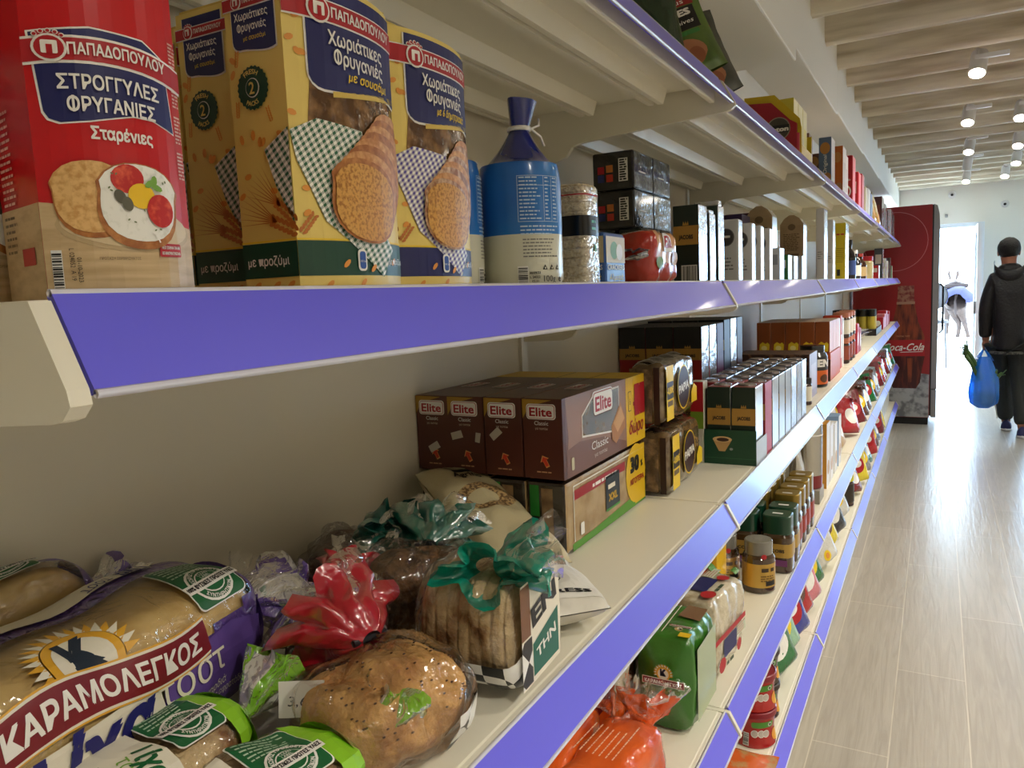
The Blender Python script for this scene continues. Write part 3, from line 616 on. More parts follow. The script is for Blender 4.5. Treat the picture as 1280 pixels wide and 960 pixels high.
# blue bags of puffed rice cakes
def rice_bag(tied=True):
    R, h = .046, .134; g = G(); BLU = mat('blue_print', (26, 104, 190), .3, noi=(9, (40, 136, 214), .4, .7), coat=.4); PALE = mat('pale_bag_print', (214, 214, 196), .35, coat=.3)
    DBL = mat('dark_blue_film', (16, 34, 120), .25, coat=.5)
    def body(a, b):
        t = 2*PI*a; r = R*(1+.02*nz(a*5, b*3, 2))*(1-.06*max(0, b-.9)/.1-.10*max(0, .06-b)/.06); return (r*math.cos(t), r*math.sin(t), b*h)
    g.grid(body, 40, 14, lambda a, b: PALE if b < .40 else BLU, cu=True).add([body(i/40, 0) for i in range(40)], [tuple(range(40))], PALE)
    r = G(); S = Curved(lambda a, b: (R*1.012*math.cos(a/R-.62), R*1.012*math.sin(a/R-.62), b), (.006, None))
    bo = ink((190, 214, 236))
    for x0, x1, y0, y1 in ((-.024, .026, .118, .1185), (-.024, .026, .070, .0705), (-.024, -.0235, .07, .118), (.026, .0265, .07, .118), (.005, .0055, .07, .118), (.0155, .016, .07, .118), (-.024, .026, .108, .1085)): rect(r, S, x0, y0, x1, y1, bo, 1)
    lines(r, S, -.022, .117, .024, 12, .0039, .0014, bo, 1, .3, 5); lines(r, S, .007, .117, .007, 12, .0039, .0014, bo, 1, .5, 6); lines(r, S, .018, .117, .007, 12, .0039, .0014, bo, 1, .5, 7)
    lines(r, S, -.022, .066, .05, 3, .004, .0016, bo, 1, .3, 8); lines(r, S, -.02, .052, .044, 6, .0036, .0013, GRYI, 1, .3, 9)
    text(r, S, '100g', .010, .006, .0095, BLK, 1); text(r, S, 'e', .026, .006, .0105, BLK, 1, bold=.02)
    for a in (.004, .013, .022): poly(r, S, [(a-.003, .019), (a+.003, .019), (a, .0245)], BLK, 1); ell(r, S, a, .0207, .0011, .0011, PALE, 2, 0, 8)
    text(r, S, '30/09/23', -.008, .0145, .0036, BLK, 1, bold=.02); text(r, S, 'L 24322', -.008, .010, .0036, BLK, 1, bold=.02); text(r, S, '02:31', -.008, .0055, .0036, BLK, 1, bold=.02); barcode(r, S, -.026, .003, .010, .019, True, 1)
    tp = G()
    def gather(a, b):
        t = 2*PI*a; q = b**.8; rr = (R*.95*(1-q)+.010*q)*(1+.10*math.sin(9*t+b*3)*(q)*(1.2-q)); return (rr*math.cos(t)-.004*b, rr*math.sin(t)+.012*b, h-.001+.044*b**1.25)
    o = g.build('rice_cake_bag'); r.build('print', o); tp.grid(gather, 40, 10, DBL, cu=True).build('gathered_top', o)
    tl = G(); tl.grid(lambda a, b: (-.004+.010*math.cos(2*PI*a)*(1+.5*b), .012+(.010+.012*b)*math.sin(2*PI*a)*(1+.15*math.sin(6*PI*a))+.008*b, h+.042+.034*b), 24, 6, DBL, cu=True); tl.build('twisted_end', o)
    ti = G(); ti.tube([(-.004+.0125*math.cos(t*PI/6), .012+.0125*math.sin(t*PI/6), h+.0435) for t in range(13)], .0014, WHT, 6, flat=2)
    ti.tube([(.008, .018, h+.044), (.014, .026, h+.048), (.012, .03, h+.056)], .0013, WHT, 6).tube([(.008, .018, h+.044), (.014, .03, h+.036), (.016, .034, h+.026)], .0013, WHT, 6); ti.build('twist_tie', o)
    return o
b = rice_bag(); b.location = (-.412, .772, T2); tag(b, 'blue rice cake bag tied on top with white twist, nutrition table facing out', 'bag', 'blue rice cake bags')
dup(b, (-.47, .695, T2), 1.2, 'blue rice cake bag half hidden between the tied bag and violet-cloth rusks')
# clear sleeve of rice cakes
g = G(); R = .0255; CAKE = mat('rice_cake', (226, 214, 184), .8, noi=(260, (190, 170, 130), .45, .7), bump=(220, .8))
pr_ = []
for i in range(11):
    z = .003+i*.0118; pr_ += [(R-.003, z), (R, z+.002), (R, z+.0095), (R-.003, z+.0115)]
g.lathe(pr_, CAKE, 28, sq=5); o = g.build('rice_cake_sleeve', None, (-.425, .948, T2)); tag(o, 'clear sleeve of pale rice cakes with black label, beside the blue tied bag', 'rice cakes')
G().lathe([(.004, .1335), (R*.8, .134), (R+.0015, .128), (R+.0015, .003), (R*.7, .0015)], film('sleeve_film', cover=.06, gloss=.05), 28, sq=5).build('clear_film', o)
G().lathe([(R+.002, .066), (R+.002, .092)], ink((20, 20, 20), .25), 28, sq=5).build('label_band', o); G().lathe([(R+.002, .118), (R+.002, .1195)], REDI, 28, sq=5).build('red_stripe', o)
r = G(); S = Curved(lambda a, b: ((R+.0024)*math.cos(a/R-.2), (R+.0024)*math.sin(a/R-.2), b), (.004, None)); text(r, S, '~~~~', .006, .082, .007, ink((120, 190, 180)), 1); text(r, S, '~~~~~', .006, .073, .007, ink((120, 190, 180)), 1); text(r, S, '80', .012, .045, .014, ink((90, 170, 120)), 1, bold=.02)
r.build('print', o)
# pouch leaning behind the sleeve, small cracker pack, red tea bag
g, F = pouch(.085, .125, .045, mat('beige_pouch', (214, 190, 130), .35, noi=(14, (190, 150, 90), .4, .7), coat=.3), seed=2)
o = g.build('snack_pouch', None, (-.50, 1.10, T2)); tag(o, 'beige snack pouch with blue top standing behind the rice cake sleeve', 'bag')
r = G(); poly(r, F, [(.012, .10), (.072, .10), (.066, .116), (.018, .116)], ink((60, 90, 150)), 2); ell(r, F, .04, .05, .022, .016, ORG, 2); text(r, F, '~~~~~~', .042, .078, .012, NAVY, 2); r.build('print', o)
o, F, S, T = carton('cracker_pack', 'small blue and cream cracker pack beside the rice cake sleeve', 'crackers', -.462, -.418, 1.035, 1.118, T2, .078, mat('cracker_blue', (38, 92, 170), .3, coat=.4), bev=.006)
r = G()
for Q in (F, S):
    k = Q.w/.083; rect(r, Q, .004*k, .034, Q.w-.004*k, .072, ink((214, 200, 160)), 1); ell(r, Q, Q.w*.42, .052, .015*k, .013, ink((110, 150, 70)), 2); ell(r, Q, Q.w*.66, .05, .013*k, .012, ink((238, 236, 224)), 3)
    text(r, Q, 'CRACKERS', Q.w/2, .024, .010, WHT, 2, w=Q.w*.8, bold=.02); text(r, Q, 'Αλμυρά', Q.w/2, .009, .012, YEL, 2, w=Q.w*.66, shear=.2)
r.build('print', o)
g = G(); L = LoafS(.150, .036, .0425, 5, 14, 3, .005); TEA = mat('red_bag_film', (182, 44, 26), .25, coat=.5, bump=(40, .4)); TEA2 = mat('peach_bag_film', (226, 160, 110), .25, noi=(16, (232, 196, 150), .4, .7), coat=.5)
L.mesh(g, lambda a, b: TEA if a < .16 or .45 < b < .98 else TEA2, 22, 28)
o = g.build('toast_bag', None, (-.440, 1.275, T2+.004)); tag(o, 'red and peach bag of small toasts with a sealed fin end', 'bag')
r = G(); F = L.face(.0015, -.5); rrect(r, F, .055, .030, .105, .056, .006, WHT, 1); text(r, F, 'Elite', .08, .037, .020, REDI, 2, w=.040, bold=.03); ell(r, F, .118, .02, .018, .012, CRUMB, 1); ell(r, F, .04, .012, .014, .01, ink((120, 150, 60)), 1); r.build('print', o)
g = G(); tail(g, (0, -.074, .045), (0, -1, .1), .020, .032, SILV, 5, 1, .25, 30, 6, .03); g.build('sealed_end', o)
# ---------------------------------------------------------------- coffee boxes and stand-up packs, eye-level shelf
JGRN = mat('coffee_dark_green', (14, 34, 28), .32, coat=.3); SHRK = mat('black_shrink_film', (16, 16, 18), .16, coat=.8, bump=(34, .6)); GOLDP = ink((176, 132, 58), .35)
SHN = mat('bright_pack_side', (222, 224, 228), .16, .35, coat=.5)  # pale aisle sides; on white packs the lit tone is in the colour
def coffee_box(name, label, d, w, h, loc, base, bands, side=None, txt='JACOBS', group=None, top=None, bar=False):
    """bands [(z0, z1, ink)] on the two shown faces"""
    o, F, S, T = carton(name, label, 'coffee', -d/2, d/2, -w/2, w/2, 0, h, base, {'+x': side or base, '+z': top or base}, group)
    o.location = loc; r = G()
    for z0, z1, c in bands:
        rect(r, S, 0, z0*h, d, z1*h, c, 1)
        if not side: rect(r, F, 0, z0*h, w, z1*h, c, 1)
    gb = [b for b in bands if b[2] is GOLDP]
    if gb and txt:
        z = (gb[0][0]+gb[0][1])/2*h; text(r, S, txt, d/2, z-.007, .011, BLK, 2, w=d*.55, bold=.03)
        z2 = gb[0][1]*h
        for q in (-1, 0, 1): poly(r, S, [(d/2+q*d*.07-d*.05, z2+.001), (d/2+q*d*.07+d*.05, z2+.001), (d/2+q*d*.09, z2+.009)], GOLDP, 2)
    if bar: barcode(r, S, d*.34, h*.03, d*.55, h*.20)
    r.build('print', o); return o
def place(o, pts, labels, group=None):
    """first spot moves the thing itself, the rest are copies"""
    for i, (p, l) in enumerate(zip(pts, labels)):
        if i == 0: o.location = p; o['label'] = l
        else: dup(o, p, None, l)
# black shrink-wrapped bricks, two levels of two, on dark green boxes
o, F, S, T = carton('coffee_brick', 'x', 'coffee', -.043, .043, -.058, .058, 0, .0745, SHRK, group='black shrink-wrapped coffee bricks', bev=.004)
r = G(); 
for (a, b, c) in ((.018, .040, REDI), (.018, .024, ink((40, 50, 110))), (.036, .042, ink((214, 130, 60))), (.036, .024, ink((200, 60, 40)))): rect(r, S, a-.007, b-.007, a+.007, b+.007, c, 1)
rect(r, S, .055, .016, .074, .060, WHT, 1); lines(r, S, .057, .058, .015, 9, .0046, .003, BLK, 2, .1, 3); rect(r, F, .03, .034, .07, .037, WHT, 1); r.build('print', o)
place(o, [(-.563, 1.505, T2+.190), (-.563, 1.622, T2+.190), (-.563, 1.505, T2+.1145), (-.563, 1.622, T2+.1145)],
      ['black shrink-wrapped coffee brick on top of the stack, end nearer us', 'black shrink-wrapped coffee brick on top of the stack, end farther down the aisle', 'silvery black coffee brick in the middle of the stack, end nearer us', 'silvery black coffee brick in the middle of the stack, end farther down the aisle'])
o = coffee_box('coffee_box', 'x', .046, .056, .113, (0, 0, 0), JGRN, [(.0, .16, GOLDP)], group='dark green coffee boxes under the black bricks', txt='')
r = G(); S = Face((-.023, -.028, 0), (1, 0, 0), (0, 0, 1)); text(r, S, '500 G', .023, .06, .012, ink((170, 168, 150)), 2, w=.03); rect(r, S, .008, .085, .036, .0875, GOLDP, 2); rect(r, S, .008, .078, .036, .0805, ink((150, 148, 130)), 2); r.build('small_print', o)
place(o, [(-.532, 1.478, T2), (-.586, 1.478, T2), (-.532, 1.54, T2), (-.586, 1.54, T2), (-.532, 1.602, T2), (-.586, 1.602, T2), (-.532, 1.664, T2), (-.586, 1.664, T2)],
      ['dark green coffee box under the black bricks, %s row, %s' % (a, b) for a in ('front', 'second', 'third', 'last') for b in ('aisle side', 'back side')])
o = coffee_box('coffee_box', 'dark green coffee box with gold band and silver side, first of the eye-level coffee row', .050, .062, .150, (-.425, 1.497, T2), JGRN, [(.50, .74, GOLDP)], SILV, bar=True)
g = G().box(-.024, .024, -.024, .024, 0, .14, JGRN, .003, {'+x': SILV}); o = g.build('coffee_box', None, (-.425, 1.575, T2)); tag(o, 'silver foil coffee brick behind the gold-banded green box', 'coffee'); G().box(-.022, .022, -.018, .018, .14, .147, SILV, .002).build('folded_top', o)
g = G().box(-.032, .024, -.026, .026, 0, .160, JGRN, .003, {'+x': SILV}); o = g.build('coffee_box', None, (-.425, 1.645, T2)); tag(o, 'tall silver and dark green foil pack, third of the eye-level coffee row', 'coffee'); G().box(-.03, .022, -.012, .012, .16, .172, SILV, .002).build('folded_top', o)
# white coffee packs with oval badge
WP = mat('white_pack', (214, 214, 214), .3, coat=.4)
def badge_pack(d, w, h, col, badge=True, gable=False, side=None):
    g = G()
    if gable:
        g.box(-d/2, d/2, -w/2, w/2, 0, h*.86, col, .002, {'+x': side or SHN})
        g.prism([(-d/2, h*.86), (d/2, h*.86), (d*.32, h*.95), (d*.10, h), (-d*.10, h), (-d*.32, h*.95)], 1, -w/2, w/2, side or SHN, col)
    else: g.box(-d/2, d/2, -w/2, w/2, 0, h, col, .003, {'+x': side or SHN})
    o = g.build('coffee_bag'); r = G(); S = Face((-d/2, -w/2, 0), (1, 0, 0), (0, 0, 1))
    if badge: ell(r, S, d*.5, h*.72, d*.33, h*.14, ink((110, 106, 104)), 1); ell(r, S, d*.5, h*.72, d*.29, h*.125, ink((70, 66, 66)), 2); text(r, S, '~~~~~', d*.5, h*.705, .01, WHT, 3, w=d*.42, bold=.02)
    if gable:
        lines(r, S, d*.15, h*.72, d*.7, 10, .006, .003, ink((110, 88, 60)), 1, .2, 4); rect(r, S, d*.2, h*.30, d*.8, h*.42, ink((110, 88, 60)), 1); ell(r, S, d*.5, h*.82, d*.16, d*.14, ink((110, 88, 60)), 1)
    lines(r, S, d*.2, h*.4, d*.6, 4, .008, .003, GRYI, 1, .2, 2) if not gable else None
    r.build('print', o); return o
o = badge_pack(.055, .038, .140, WP); tag(o, 'x', 'coffee', 'white coffee bags with an oval badge')
place(o, [(-.415, 1.765, T2), (-.415, 1.905, T2), (-.415, 2.01, T2), (-.415, 2.125, T2)], ['white coffee bag with dark oval badge, %s along the eye-level shelf' % ords(i) for i in range(4)])
dup(o, (-.63, 1.93, T2+.06), None, 'white oval-badge coffee bag standing high at the back, beside the black bricks')
o, F, S, T = carton('shelf_riser', 'dark green carton supporting the rear oval-badge coffee bag', 'carton', -.66, -.59, 1.84, 2.10, T2, .059, JGRN)
for i, (c, h, y, sd, l) in enumerate(((ink((210, 214, 220)), .094, 2.255, WP, 'small white coffee pack beside the oval-badge bags'), (ink((58, 130, 60)), .078, 2.39, WP, 'small green and white pack among the white coffee packs'), (WP, .078, 2.50, SHN, 'small plain white pack just past the green one'), (mat('silver_carton', (206, 208, 212), .2, .4), .082, 2.66, SILV, 'low silver pack in front of the gable-topped beige bags'))):
    o, F, S, T = carton('coffee_pack', l, 'coffee', -.44, -.388, y, y+.07, T2, h, c, {'+x': sd}); r = G(); rect(r, S, .006, h*.5, .046, h*.8, WHT if i == 1 else ink((150, 156, 170)), 1); r.build('print', o)
BEI = mat('beige_kraft', (176, 150, 112), .5, noi=(30, (164, 138, 100), .4, .7))
o = badge_pack(.078, .075, .228, BEI, False, True); tag(o, 'x', 'coffee', 'beige gable-topped coffee bags'); place(o, [(-.475, 2.45, T2), (-.448, 2.87, T2)], ['beige gable-topped coffee bag behind the small white packs', 'beige gable-topped coffee bag with bright white side, farther of the two'])
o = badge_pack(.03, .10, .275, WP, False); tag(o, 'tall white pack standing after the gable-topped bags', 'coffee'); o.location = (-.40, 3.24, T2)
o = badge_pack(.03, .08, .25, WP, False); tag(o, 'slightly shorter white pack beside the yellow carton', 'coffee'); o.location = (-.40, 3.51, T2)
MAR = ink((84, 26, 34)); PUR = ink((52, 34, 74))
for i, (y, x, c, h) in enumerate(((2.25, -.63, MAR, .205), (2.25, -.53, PUR, .195), (2.45, -.63, MAR, .215), (2.45, -.545, ink((40, 40, 84)), .21), (2.68, -.60, MAR, .235), (3.0, -.6, MAR, .25))):
    o, F, S, T = carton('capsule_box', '%s capsule box at the back behind the white packs, %s in depth order' % ('maroon' if c is MAR else 'dark violet', ords(i)), 'coffee', x-.04, x+.04, y, y+.11, T2, h, c); r = G(); rect(r, S, .01, h*.4, .07, h*.6, ink((150, 110, 60)), 1); text(r, S, '~~~~~~~~', .04, h*.48, .01, BLK, 2, w=.05); r.build('print', o)
o, F, S, T = carton('yellow_carton', 'tall yellow carton on the eye-level shelf past the white packs', 'carton', -.432, -.386, 3.98, 4.12, T2, .268, ink((206, 186, 30)), {'+x': SHN}); r = G()
text(r, S, '~~~~', .023, .21, .014, REDI, 1, w=.034, bold=.02); rect(r, S, .008, .02, .022, .05, BLK, 1); lines(r, S, .006, .15, .034, 8, .009, .003, ink((130, 110, 20)), 1, .2, 1); r.build('print', o)
# bottles, jars and little packs towards the end
def bottle(name, label, cat, r_, h, loc, glass, lab, cap, group=None, neck=.35):
    g = G(); g.lathe([(r_*.9, 0), (r_, .004), (r_, h*.55), (r_*.8, h*.66), (r_*neck, h*.78), (r_*neck, h*.90)], glass, 18); o = g.build(name, None, loc); tag(o, label, cat, group)
    G().lathe([(r_*1.02, h*.12), (r_*1.02, h*.48)], lab, 18).build('label_band', o); G().lathe([(r_*neck*1.25, h*.88), (r_*neck*1.25, h), (.0005, h)], cap, 14).build('cap', o); return o
def jar(name, label, cat, r_, h, loc, fill, lab, cap, group=None, lz=(.15, .7), sq=None, capk=.97, ch=.2):
    g = G(); g.lathe([(r_*.9, 0), (r_, .004), (r_, h*(.94-ch)), (r_*.9, h*(1-ch)), (r_*.86, h*(1-ch)+.001)], fill, 22, sq=sq); o = g.build(name, None, loc); tag(o, label, cat, group)
    G().lathe([(r_*1.015, h*lz[0]), (r_*1.015, h*lz[1])], lab, 22, sq=sq).build('label_band', o); G().lathe([(r_*capk, h*(1-ch)), (r_*capk, h*.985), (r_*capk*.93, h), (.0005, h)], cap, 22, sq=sq).build('lid', o); return o
DGL = mat('dark_bottle', (24, 20, 20), .08, coat=.6); BRG = mat('brown_glass', (60, 34, 20), .08, coat=.6)
bottle('sauce_bottle', 'dark sauce bottle after the yellow carton on the eye-level shelf', 'bottle', .030, .205, (-.405, 4.38, T2), DGL, ink((60, 80, 140)), BLK)
bottle('sauce_bottle', 'second dark bottle with pale label at eye level', 'bottle', .030, .16, (-.40, 4.62, T2), DGL, WHT, WHT)
bottle('sauce_bottle', 'short brown bottle between dark bottle and cream jar', 'bottle', .034, .15, (-.40, 4.95, T2), BRG, ink((200, 170, 120)), ink((170, 60, 50)))
jar('spread_jar', 'cream jar with red and white lid near the end of the eye-level shelf', 'jar', .055, .150, (-.43, 5.6, T2), ink((214, 196, 140)), ink((220, 204, 150)), REDI)
for i, (y, h, c, sd) in enumerate(((6.3, .10, REDI, WHT), (6.75, .24, ink((70, 74, 84)), SHN), (7.15, .17, WHT, SHN), (7.5, .155, WHT, SHN), (7.85, .19, ink((74, 60, 60)), SHN), (8.15, .12, ink((50, 150, 80)), WHT))):
    o, F, S, T = carton('small_carton', ('red and white', 'tall grey and white', 'white', 'second white', 'grey-brown', 'green and white')[i]+' carton near the far end of the eye-level shelf', 'carton', -.445, -.385, y, y+.12, T2, h, c, {'+x': sd}); r = G(); rect(r, S, .008, h*.5, .05, h*.8, ink((200, 190, 180)), 1); r.build('print', o)
for i, y in enumerate((5.15, 5.3, 5.9, 6.1)): bottle('sauce_bottle', 'dark-capped bottle at the back of the eye-level shelf, %s one' % ords(i), 'bottle', .032, .2, (-.52, y, T2), DGL if i % 2 else BRG, ink((150, 130, 90)), BLK)
# ---------------------------------------------------------------- bread shelf, near end
WRAP = film('clear_wrap', bump=(45, .45), gloss=.06, rough=.12); VIO = film('violet_film', (200, 180, 230), .90, (96, 70, 150), .15, (70, .5), .05); WHF = film('white_film', (240, 240, 240), .88, (222, 218, 214), .15, (70, .5), .05)
REDF = film('red_film', (200, 30, 60), .94, (176, 8, 38), .2, (28, .3), .03, .22); TEALF = film('teal_film', (60, 190, 170), .95, (14, 146, 122), .18, (28, .3), .03, .22); TEALD = film('dark_teal_film', (40, 130, 120), .96, (6, 92, 78), .18, (28, .3), .03, .2)
LIMEF = film('lime_film', (190, 240, 90), .86, (132, 196, 34), .14, (60, .5), .05)
TOAST = mat('white_loaf', (216, 186, 122), .6, noi=(18, (186, 148, 84), .42, .7), bump=(60, .15)); BROWNL = mat('brown_loaf', (92, 56, 32), .7, noi=(22, (60, 36, 22), .4, .65), bump=(90, .5)); RYE = mat('rye_loaf', (112, 78, 46), .75, noi=(60, (66, 44, 28), .45, .65), bump=(120, .6))
GOLDL = mat('golden_loaf', (208, 160, 94), .7, noi=(30, (164, 110, 58), .42, .68), bump=(110, .5)); FLOUR = mat('floured_crust', (214, 188, 142), .8, noi=(34, (136, 92, 54), .45, .64), bump=(120, .5))
VINK = ink((98, 72, 152)); MARN = ink((122, 16, 30)); SUNY = ink((226, 170, 50)); PALEI = ink((232, 226, 208)); GLAB = ink((22, 98, 54)); DBLUE = ink((30, 30, 110))
def sun_logo(g, S, a, b, r, ly=3, rot=0):
    for i in range(22):
        t = PI*1.15*i/21-PI*.075+rot; c, s = math.cos(t), math.sin(t)
        poly(g, S, [(a+r*1.05*c-.14*r*s, b+r*1.05*s+.14*r*c), (a+r*1.05*c+.14*r*s, b+r*1.05*s-.14*r*c), (a+r*1.5*math.cos(t+.07), b+r*1.5*math.sin(t+.07))], PALEI if i % 2 else SUNY, ly)
    ell(g, S, a, b, r*1.02, r*1.02, SUNY, ly+1, 0, 28); ell(g, S, a, b, r*.80, r*.80, PALEI, ly+2, 0, 28); text(g, S, 'Κ', a, b-.42*r+.16*r, 1.35*r, ink((24, 40, 60)), ly+3, bold=.04, rot=rot)
def clean_label(g, S, a, b, w, ly=3):
    rrect(g, S, a, b, a+w, b+w*1.28, w*.1, WHT, ly); rrect(g, S, a+w*.02, b+w*.02, a+w*.98, b+w*1.26, w*.1, GLAB, ly+1); lines(g, S, a+w*.1, b+w*1.2, w*.8, 6, w*.085, w*.03, ink((190, 214, 190)), ly+2, .2, 3)
    ell(g, S, a+w*.5, b+w*.4, w*.38, w*.36, WHT, ly+2); ell(g, S, a+w*.5, b+w*.4, w*.34, w*.32, GLAB, ly+3); ell(g, S, a+w*.5, b+w*.4, w*.235, w*.22, WHT, ly+4); ell(g, S, a+w*.5, b+w*.4, w*.215, w*.20, GLAB, ly+5)
    text(g, S, 'ΧΩΡΙΣ ΠΡΟΣΘΕΤΑ', a+w*.5, b+w*.4, w*.085, WHT, ly+6, arc=w*.255, bold=.02); text(g, S, 'ΣΥΝΤΗΡΗΤΙΚΩΝ', a+w*.5, b+w*.4, w*.08, WHT, ly+6, arc=-w*.32, bold=.02)
    rect(g, S, a-w*.04, b+w*.30, a+w*1.04, b+w*.46, WHT, ly+6); text(g, S, '100% ΦΥΣΙΚΕΣ ΠΡΩΤΕΣ ΥΛΕΣ', a+w*.5, b+w*.345, w*.1, BLK, ly+7, w=w*1.0, bold=.03); text(g, S, 'CLEAN', a+w*.5, b+w*.53, w*.07, WHT, ly+6); text(g, S, 'LABEL', a+w*.5, b+w*.47, w*.07, WHT, ly+6)
def toast_loaf(col, hw, hh, L, seed, kind):
    """bagged toast loaf along local y; printed film; tied at +y end"""
    LS = LoafS(L, hw, hh, 3.6, 9, seed, .004); g = G(); LS.mesh(g, TOAST if kind != 'green' else FLOUR, 20, 30); o = g.build('toast_loaf')
    f = G(); rg = lambda a, b: None
    FL = LoafS(L+.012, hw+.003, hh+.003, 3.4, 9, seed, .006)
    if kind == 'violet':
        def film_m(a, b):
            th = (b*2*PI) % (2*PI); up = th if th < PI else th-2*PI
            if a > .90 or (a > .62 and up < .62 - .9*(1-a)) or up < -.12: return VIO
            if 1.70 < up < 2.05: return VIO
            return WRAP
    else:
        def film_m(a, b): return LIMEF if a > .93 else WRAP
    f.grid(lambda a, b: FL(a, 2*PI*b), 44, 56, film_m, cv=True); f.build('wrap', o)
    return o, FL
# big toast loaf in violet film
o, FL = toast_loaf(TOAST, .070, .066, .36, 1, 'violet'); tag(o, 'big white toast loaf in violet film with a maroon banner and striped tail', 'bread', 'toast loaves in violet film'); o.location = (-.634, .352, T3+.014); o.rotation_euler.z = .20
r = G(); S = FL.face(.0012)
def wav(x): return .008*math.sin((x)*26)
p0 = [(.045+.217*i/20, .020+wav(.217*i/20)) for i in range(21)]
poly(r, S, [(x, y-.0035) for x, y in p0]+[(x+.002, y+.0345) for x, y in p0[::-1]], SUNY, 9); poly(r, S, [(x+.001, y-.002) for x, y in p0]+[(x+.001, y+.033) for x, y in p0[::-1]], PALEI, 10)
poly(r, S, [(x+.002, y) for x, y in p0]+[(x, y+.031) for x, y in p0[::-1]], MARN, 11)
text(r, S, 'ΚΑΡΑΜΟΛΕΓΚΟΣ', .158, .0275, .024, WHT, 12, w=.186, bold=.022, warp=lambda x: wav(x+.113))
sun_logo(r, S, .150, .066, .031, 1)
poly(r, S, [(.03, -.060), (.20, -.060), (.206, -.02), (.20, .018), (.03, .016)], PALEI, 2); poly(r, S, [(.20, -.075), (.345, -.075), (.345, .016), (.30, .030), (.206, .014)], VINK, 2)
text(r, S, 'ψίχα', .125, -.022, .055, DBLUE, 6, w=.125, bold=.035, shear=.15); text(r, S, 'τόστ', .240, -.012, .040, PALEI, 6, w=.085, bold=-.004)
text(r, S, 'Η καρδιά', .262, -.030, .012, PALEI, 6, w=.040); text(r, S, 'της αφρατάδας', .285, -.040, .010, PALEI, 6, w=.052)
clean_label(r, S, .268, .050, .062, 3); poly(r, S, [(.06, .150), (.30, .150), (.33, .166), (.33, .186), (.06, .186)], PALEI, 3); text(r, S, 'ψίχα', .285, .160, .020, DBLUE, 5, w=.032, bold=.04, rot=PI); text(r, S, 'τόστ', .245, .160, .016, DBLUE, 5, w=.03, rot=PI)
r.build('print', o)
def stripes(a, b): return VIO if (math.sin(a*2*PI*3+b*5) > -.1) else WHF
g = G(); e = FL.L/2
g.grid(lambda a, b: ((.050*(1-b)**1.3+.011)*math.cos(2*PI*a)*(1+.10*b*math.sin(14*PI*a)), e-.012+.034*b, .066+(.050*(1-b)**1.3+.011)*math.sin(2*PI*a)*(1+.10*b*math.cos(18*PI*a))), 40, 8, VIO, cu=True); g.build('gathered_end', o)
g = G(); tail(g, (0, e+.02, .066), (.75, 1, -.02), .068, .054, stripes, 7, .4, .75, 56, 12, .011); g.build('striped_tail', o)
g = G(); tail(g, (-.004, e+.02, .070), (.25, .75, .55), .050, .035, WRAP, 5, 1.4, .5, 40, 8, .010); g.build('clear_tail', o)
g = G(); g.tube([(.012*math.cos(t*PI/6), e+.021, .066+.012*math.sin(t*PI/6)) for t in range(13)], .002, ink((60, 50, 90)), 6); g.build('clip', o)
# second violet loaf behind it, on its side against the back panel
o, FL = toast_loaf(TOAST, .025, .082, .27, 5, 'violet'); tag(o, 'second toast loaf in violet film, standing behind the big one against the back panel', 'bread', 'toast loaves in violet film'); o.location = (-.7300, .296, T3+.006)
r = G(); S = FL.face(.0012); clean_label(r, S, .175, .078, .05, 3); poly(r, S, [(.02, .125), (.17, .125), (.17, .135), (.02, .135)], PALEI, 3); r.build('print', o)
g = G(); e = FL.L/2; tail(g, (0, e-.006, .11), (.1, .6, .55), .05, .03, stripes, 5, 1.1, .4, 40, 8, .02); g.build('striped_tail', o)
# green-label wholemeal toast loaves at the very front
for i, (x, y, rz, z) in enumerate(((-.535, .298, .06, 0), (-.432, .302, -.12, 0))):
    o, FL = toast_loaf(FLOUR, .047, .033, .25, 8+i, 'green'); tag(o, ('wholemeal toast loaf with green label and lime end, beside the big violet loaf', 'wholemeal toast loaf with white label and twisted lime tail, at the front edge')[i], 'bread', 'green-label toast loaves'); o.location = (x, y, T3+.004); o.rotation_euler.z = rz
    r = G(); S = FL.face(.0012); clean_label(r, S, .178, .040, .05, 3)
    poly(r, S, [(.11, .015), (.172, .015), (.172, .10), (.11, .10)], PALEI, 2); text(r, S, 'ψίχα', .150, .05, .022, GLAB, 4, w=.034, bold=.03, rot=-1.9); text(r, S, 'τόστ', .138, .05, .016, ink((120, 170, 60)), 4, w=.03, rot=-1.9); text(r, S, 'με ολική άλεση', .124, .05, .008, GLAB, 4, w=.04, rot=-1.9)
    poly(r, S, [(.228, .01), (.262, .01), (.262, .11), (.228, .11)], ink((140, 200, 40)), 2); r.build('print', o)
    g = G(); e = FL.L/2; g.grid(lambda a, b: ((.036*(1-b)**1.4+.010)*math.cos(2*PI*a), e-.012+.03*b, .036+(.026*(1-b)**1.4+.009)*math.sin(2*PI*a)), 30, 6, LIMEF, cu=True); g.build('gathered_end', o)
    g = G(); tail(g, (0, e+.018, .036), (.25, .8, .75), .055, .032, lambda a, b: LIMEF if math.sin(a*2*PI*3) > -.4 else WHF, 6, .7+i, .6, 44, 9, .010); g.build('lime_tail', o)
# price note between the breads
g = G(); g.add([(-.02, 0, 0), (.02, 0, 0), (.02, .006, .03), (-.02, .006, .03)], [(0, 1, 2, 3)], WHT); g.add([(-.02, .0008, 0), (.02, .0008, 0), (.02, .0068, .03), (-.02, .0068, .03)], [(0, 1, 2, 3)], WHT)
o = g.build('price_note', None, (-.474, .449, T3+.052), .5); tag(o, 'small white handwritten price note stuck among the front loaves', 'note'); r = G(); text(r, Face((-.02, -.0004, 0), (1, 0, 0), (0, .196, .98)), '3,60', .02, .01, .012, ink((60, 60, 70)), 1, w=.024, shear=.2); r.build('print', o)
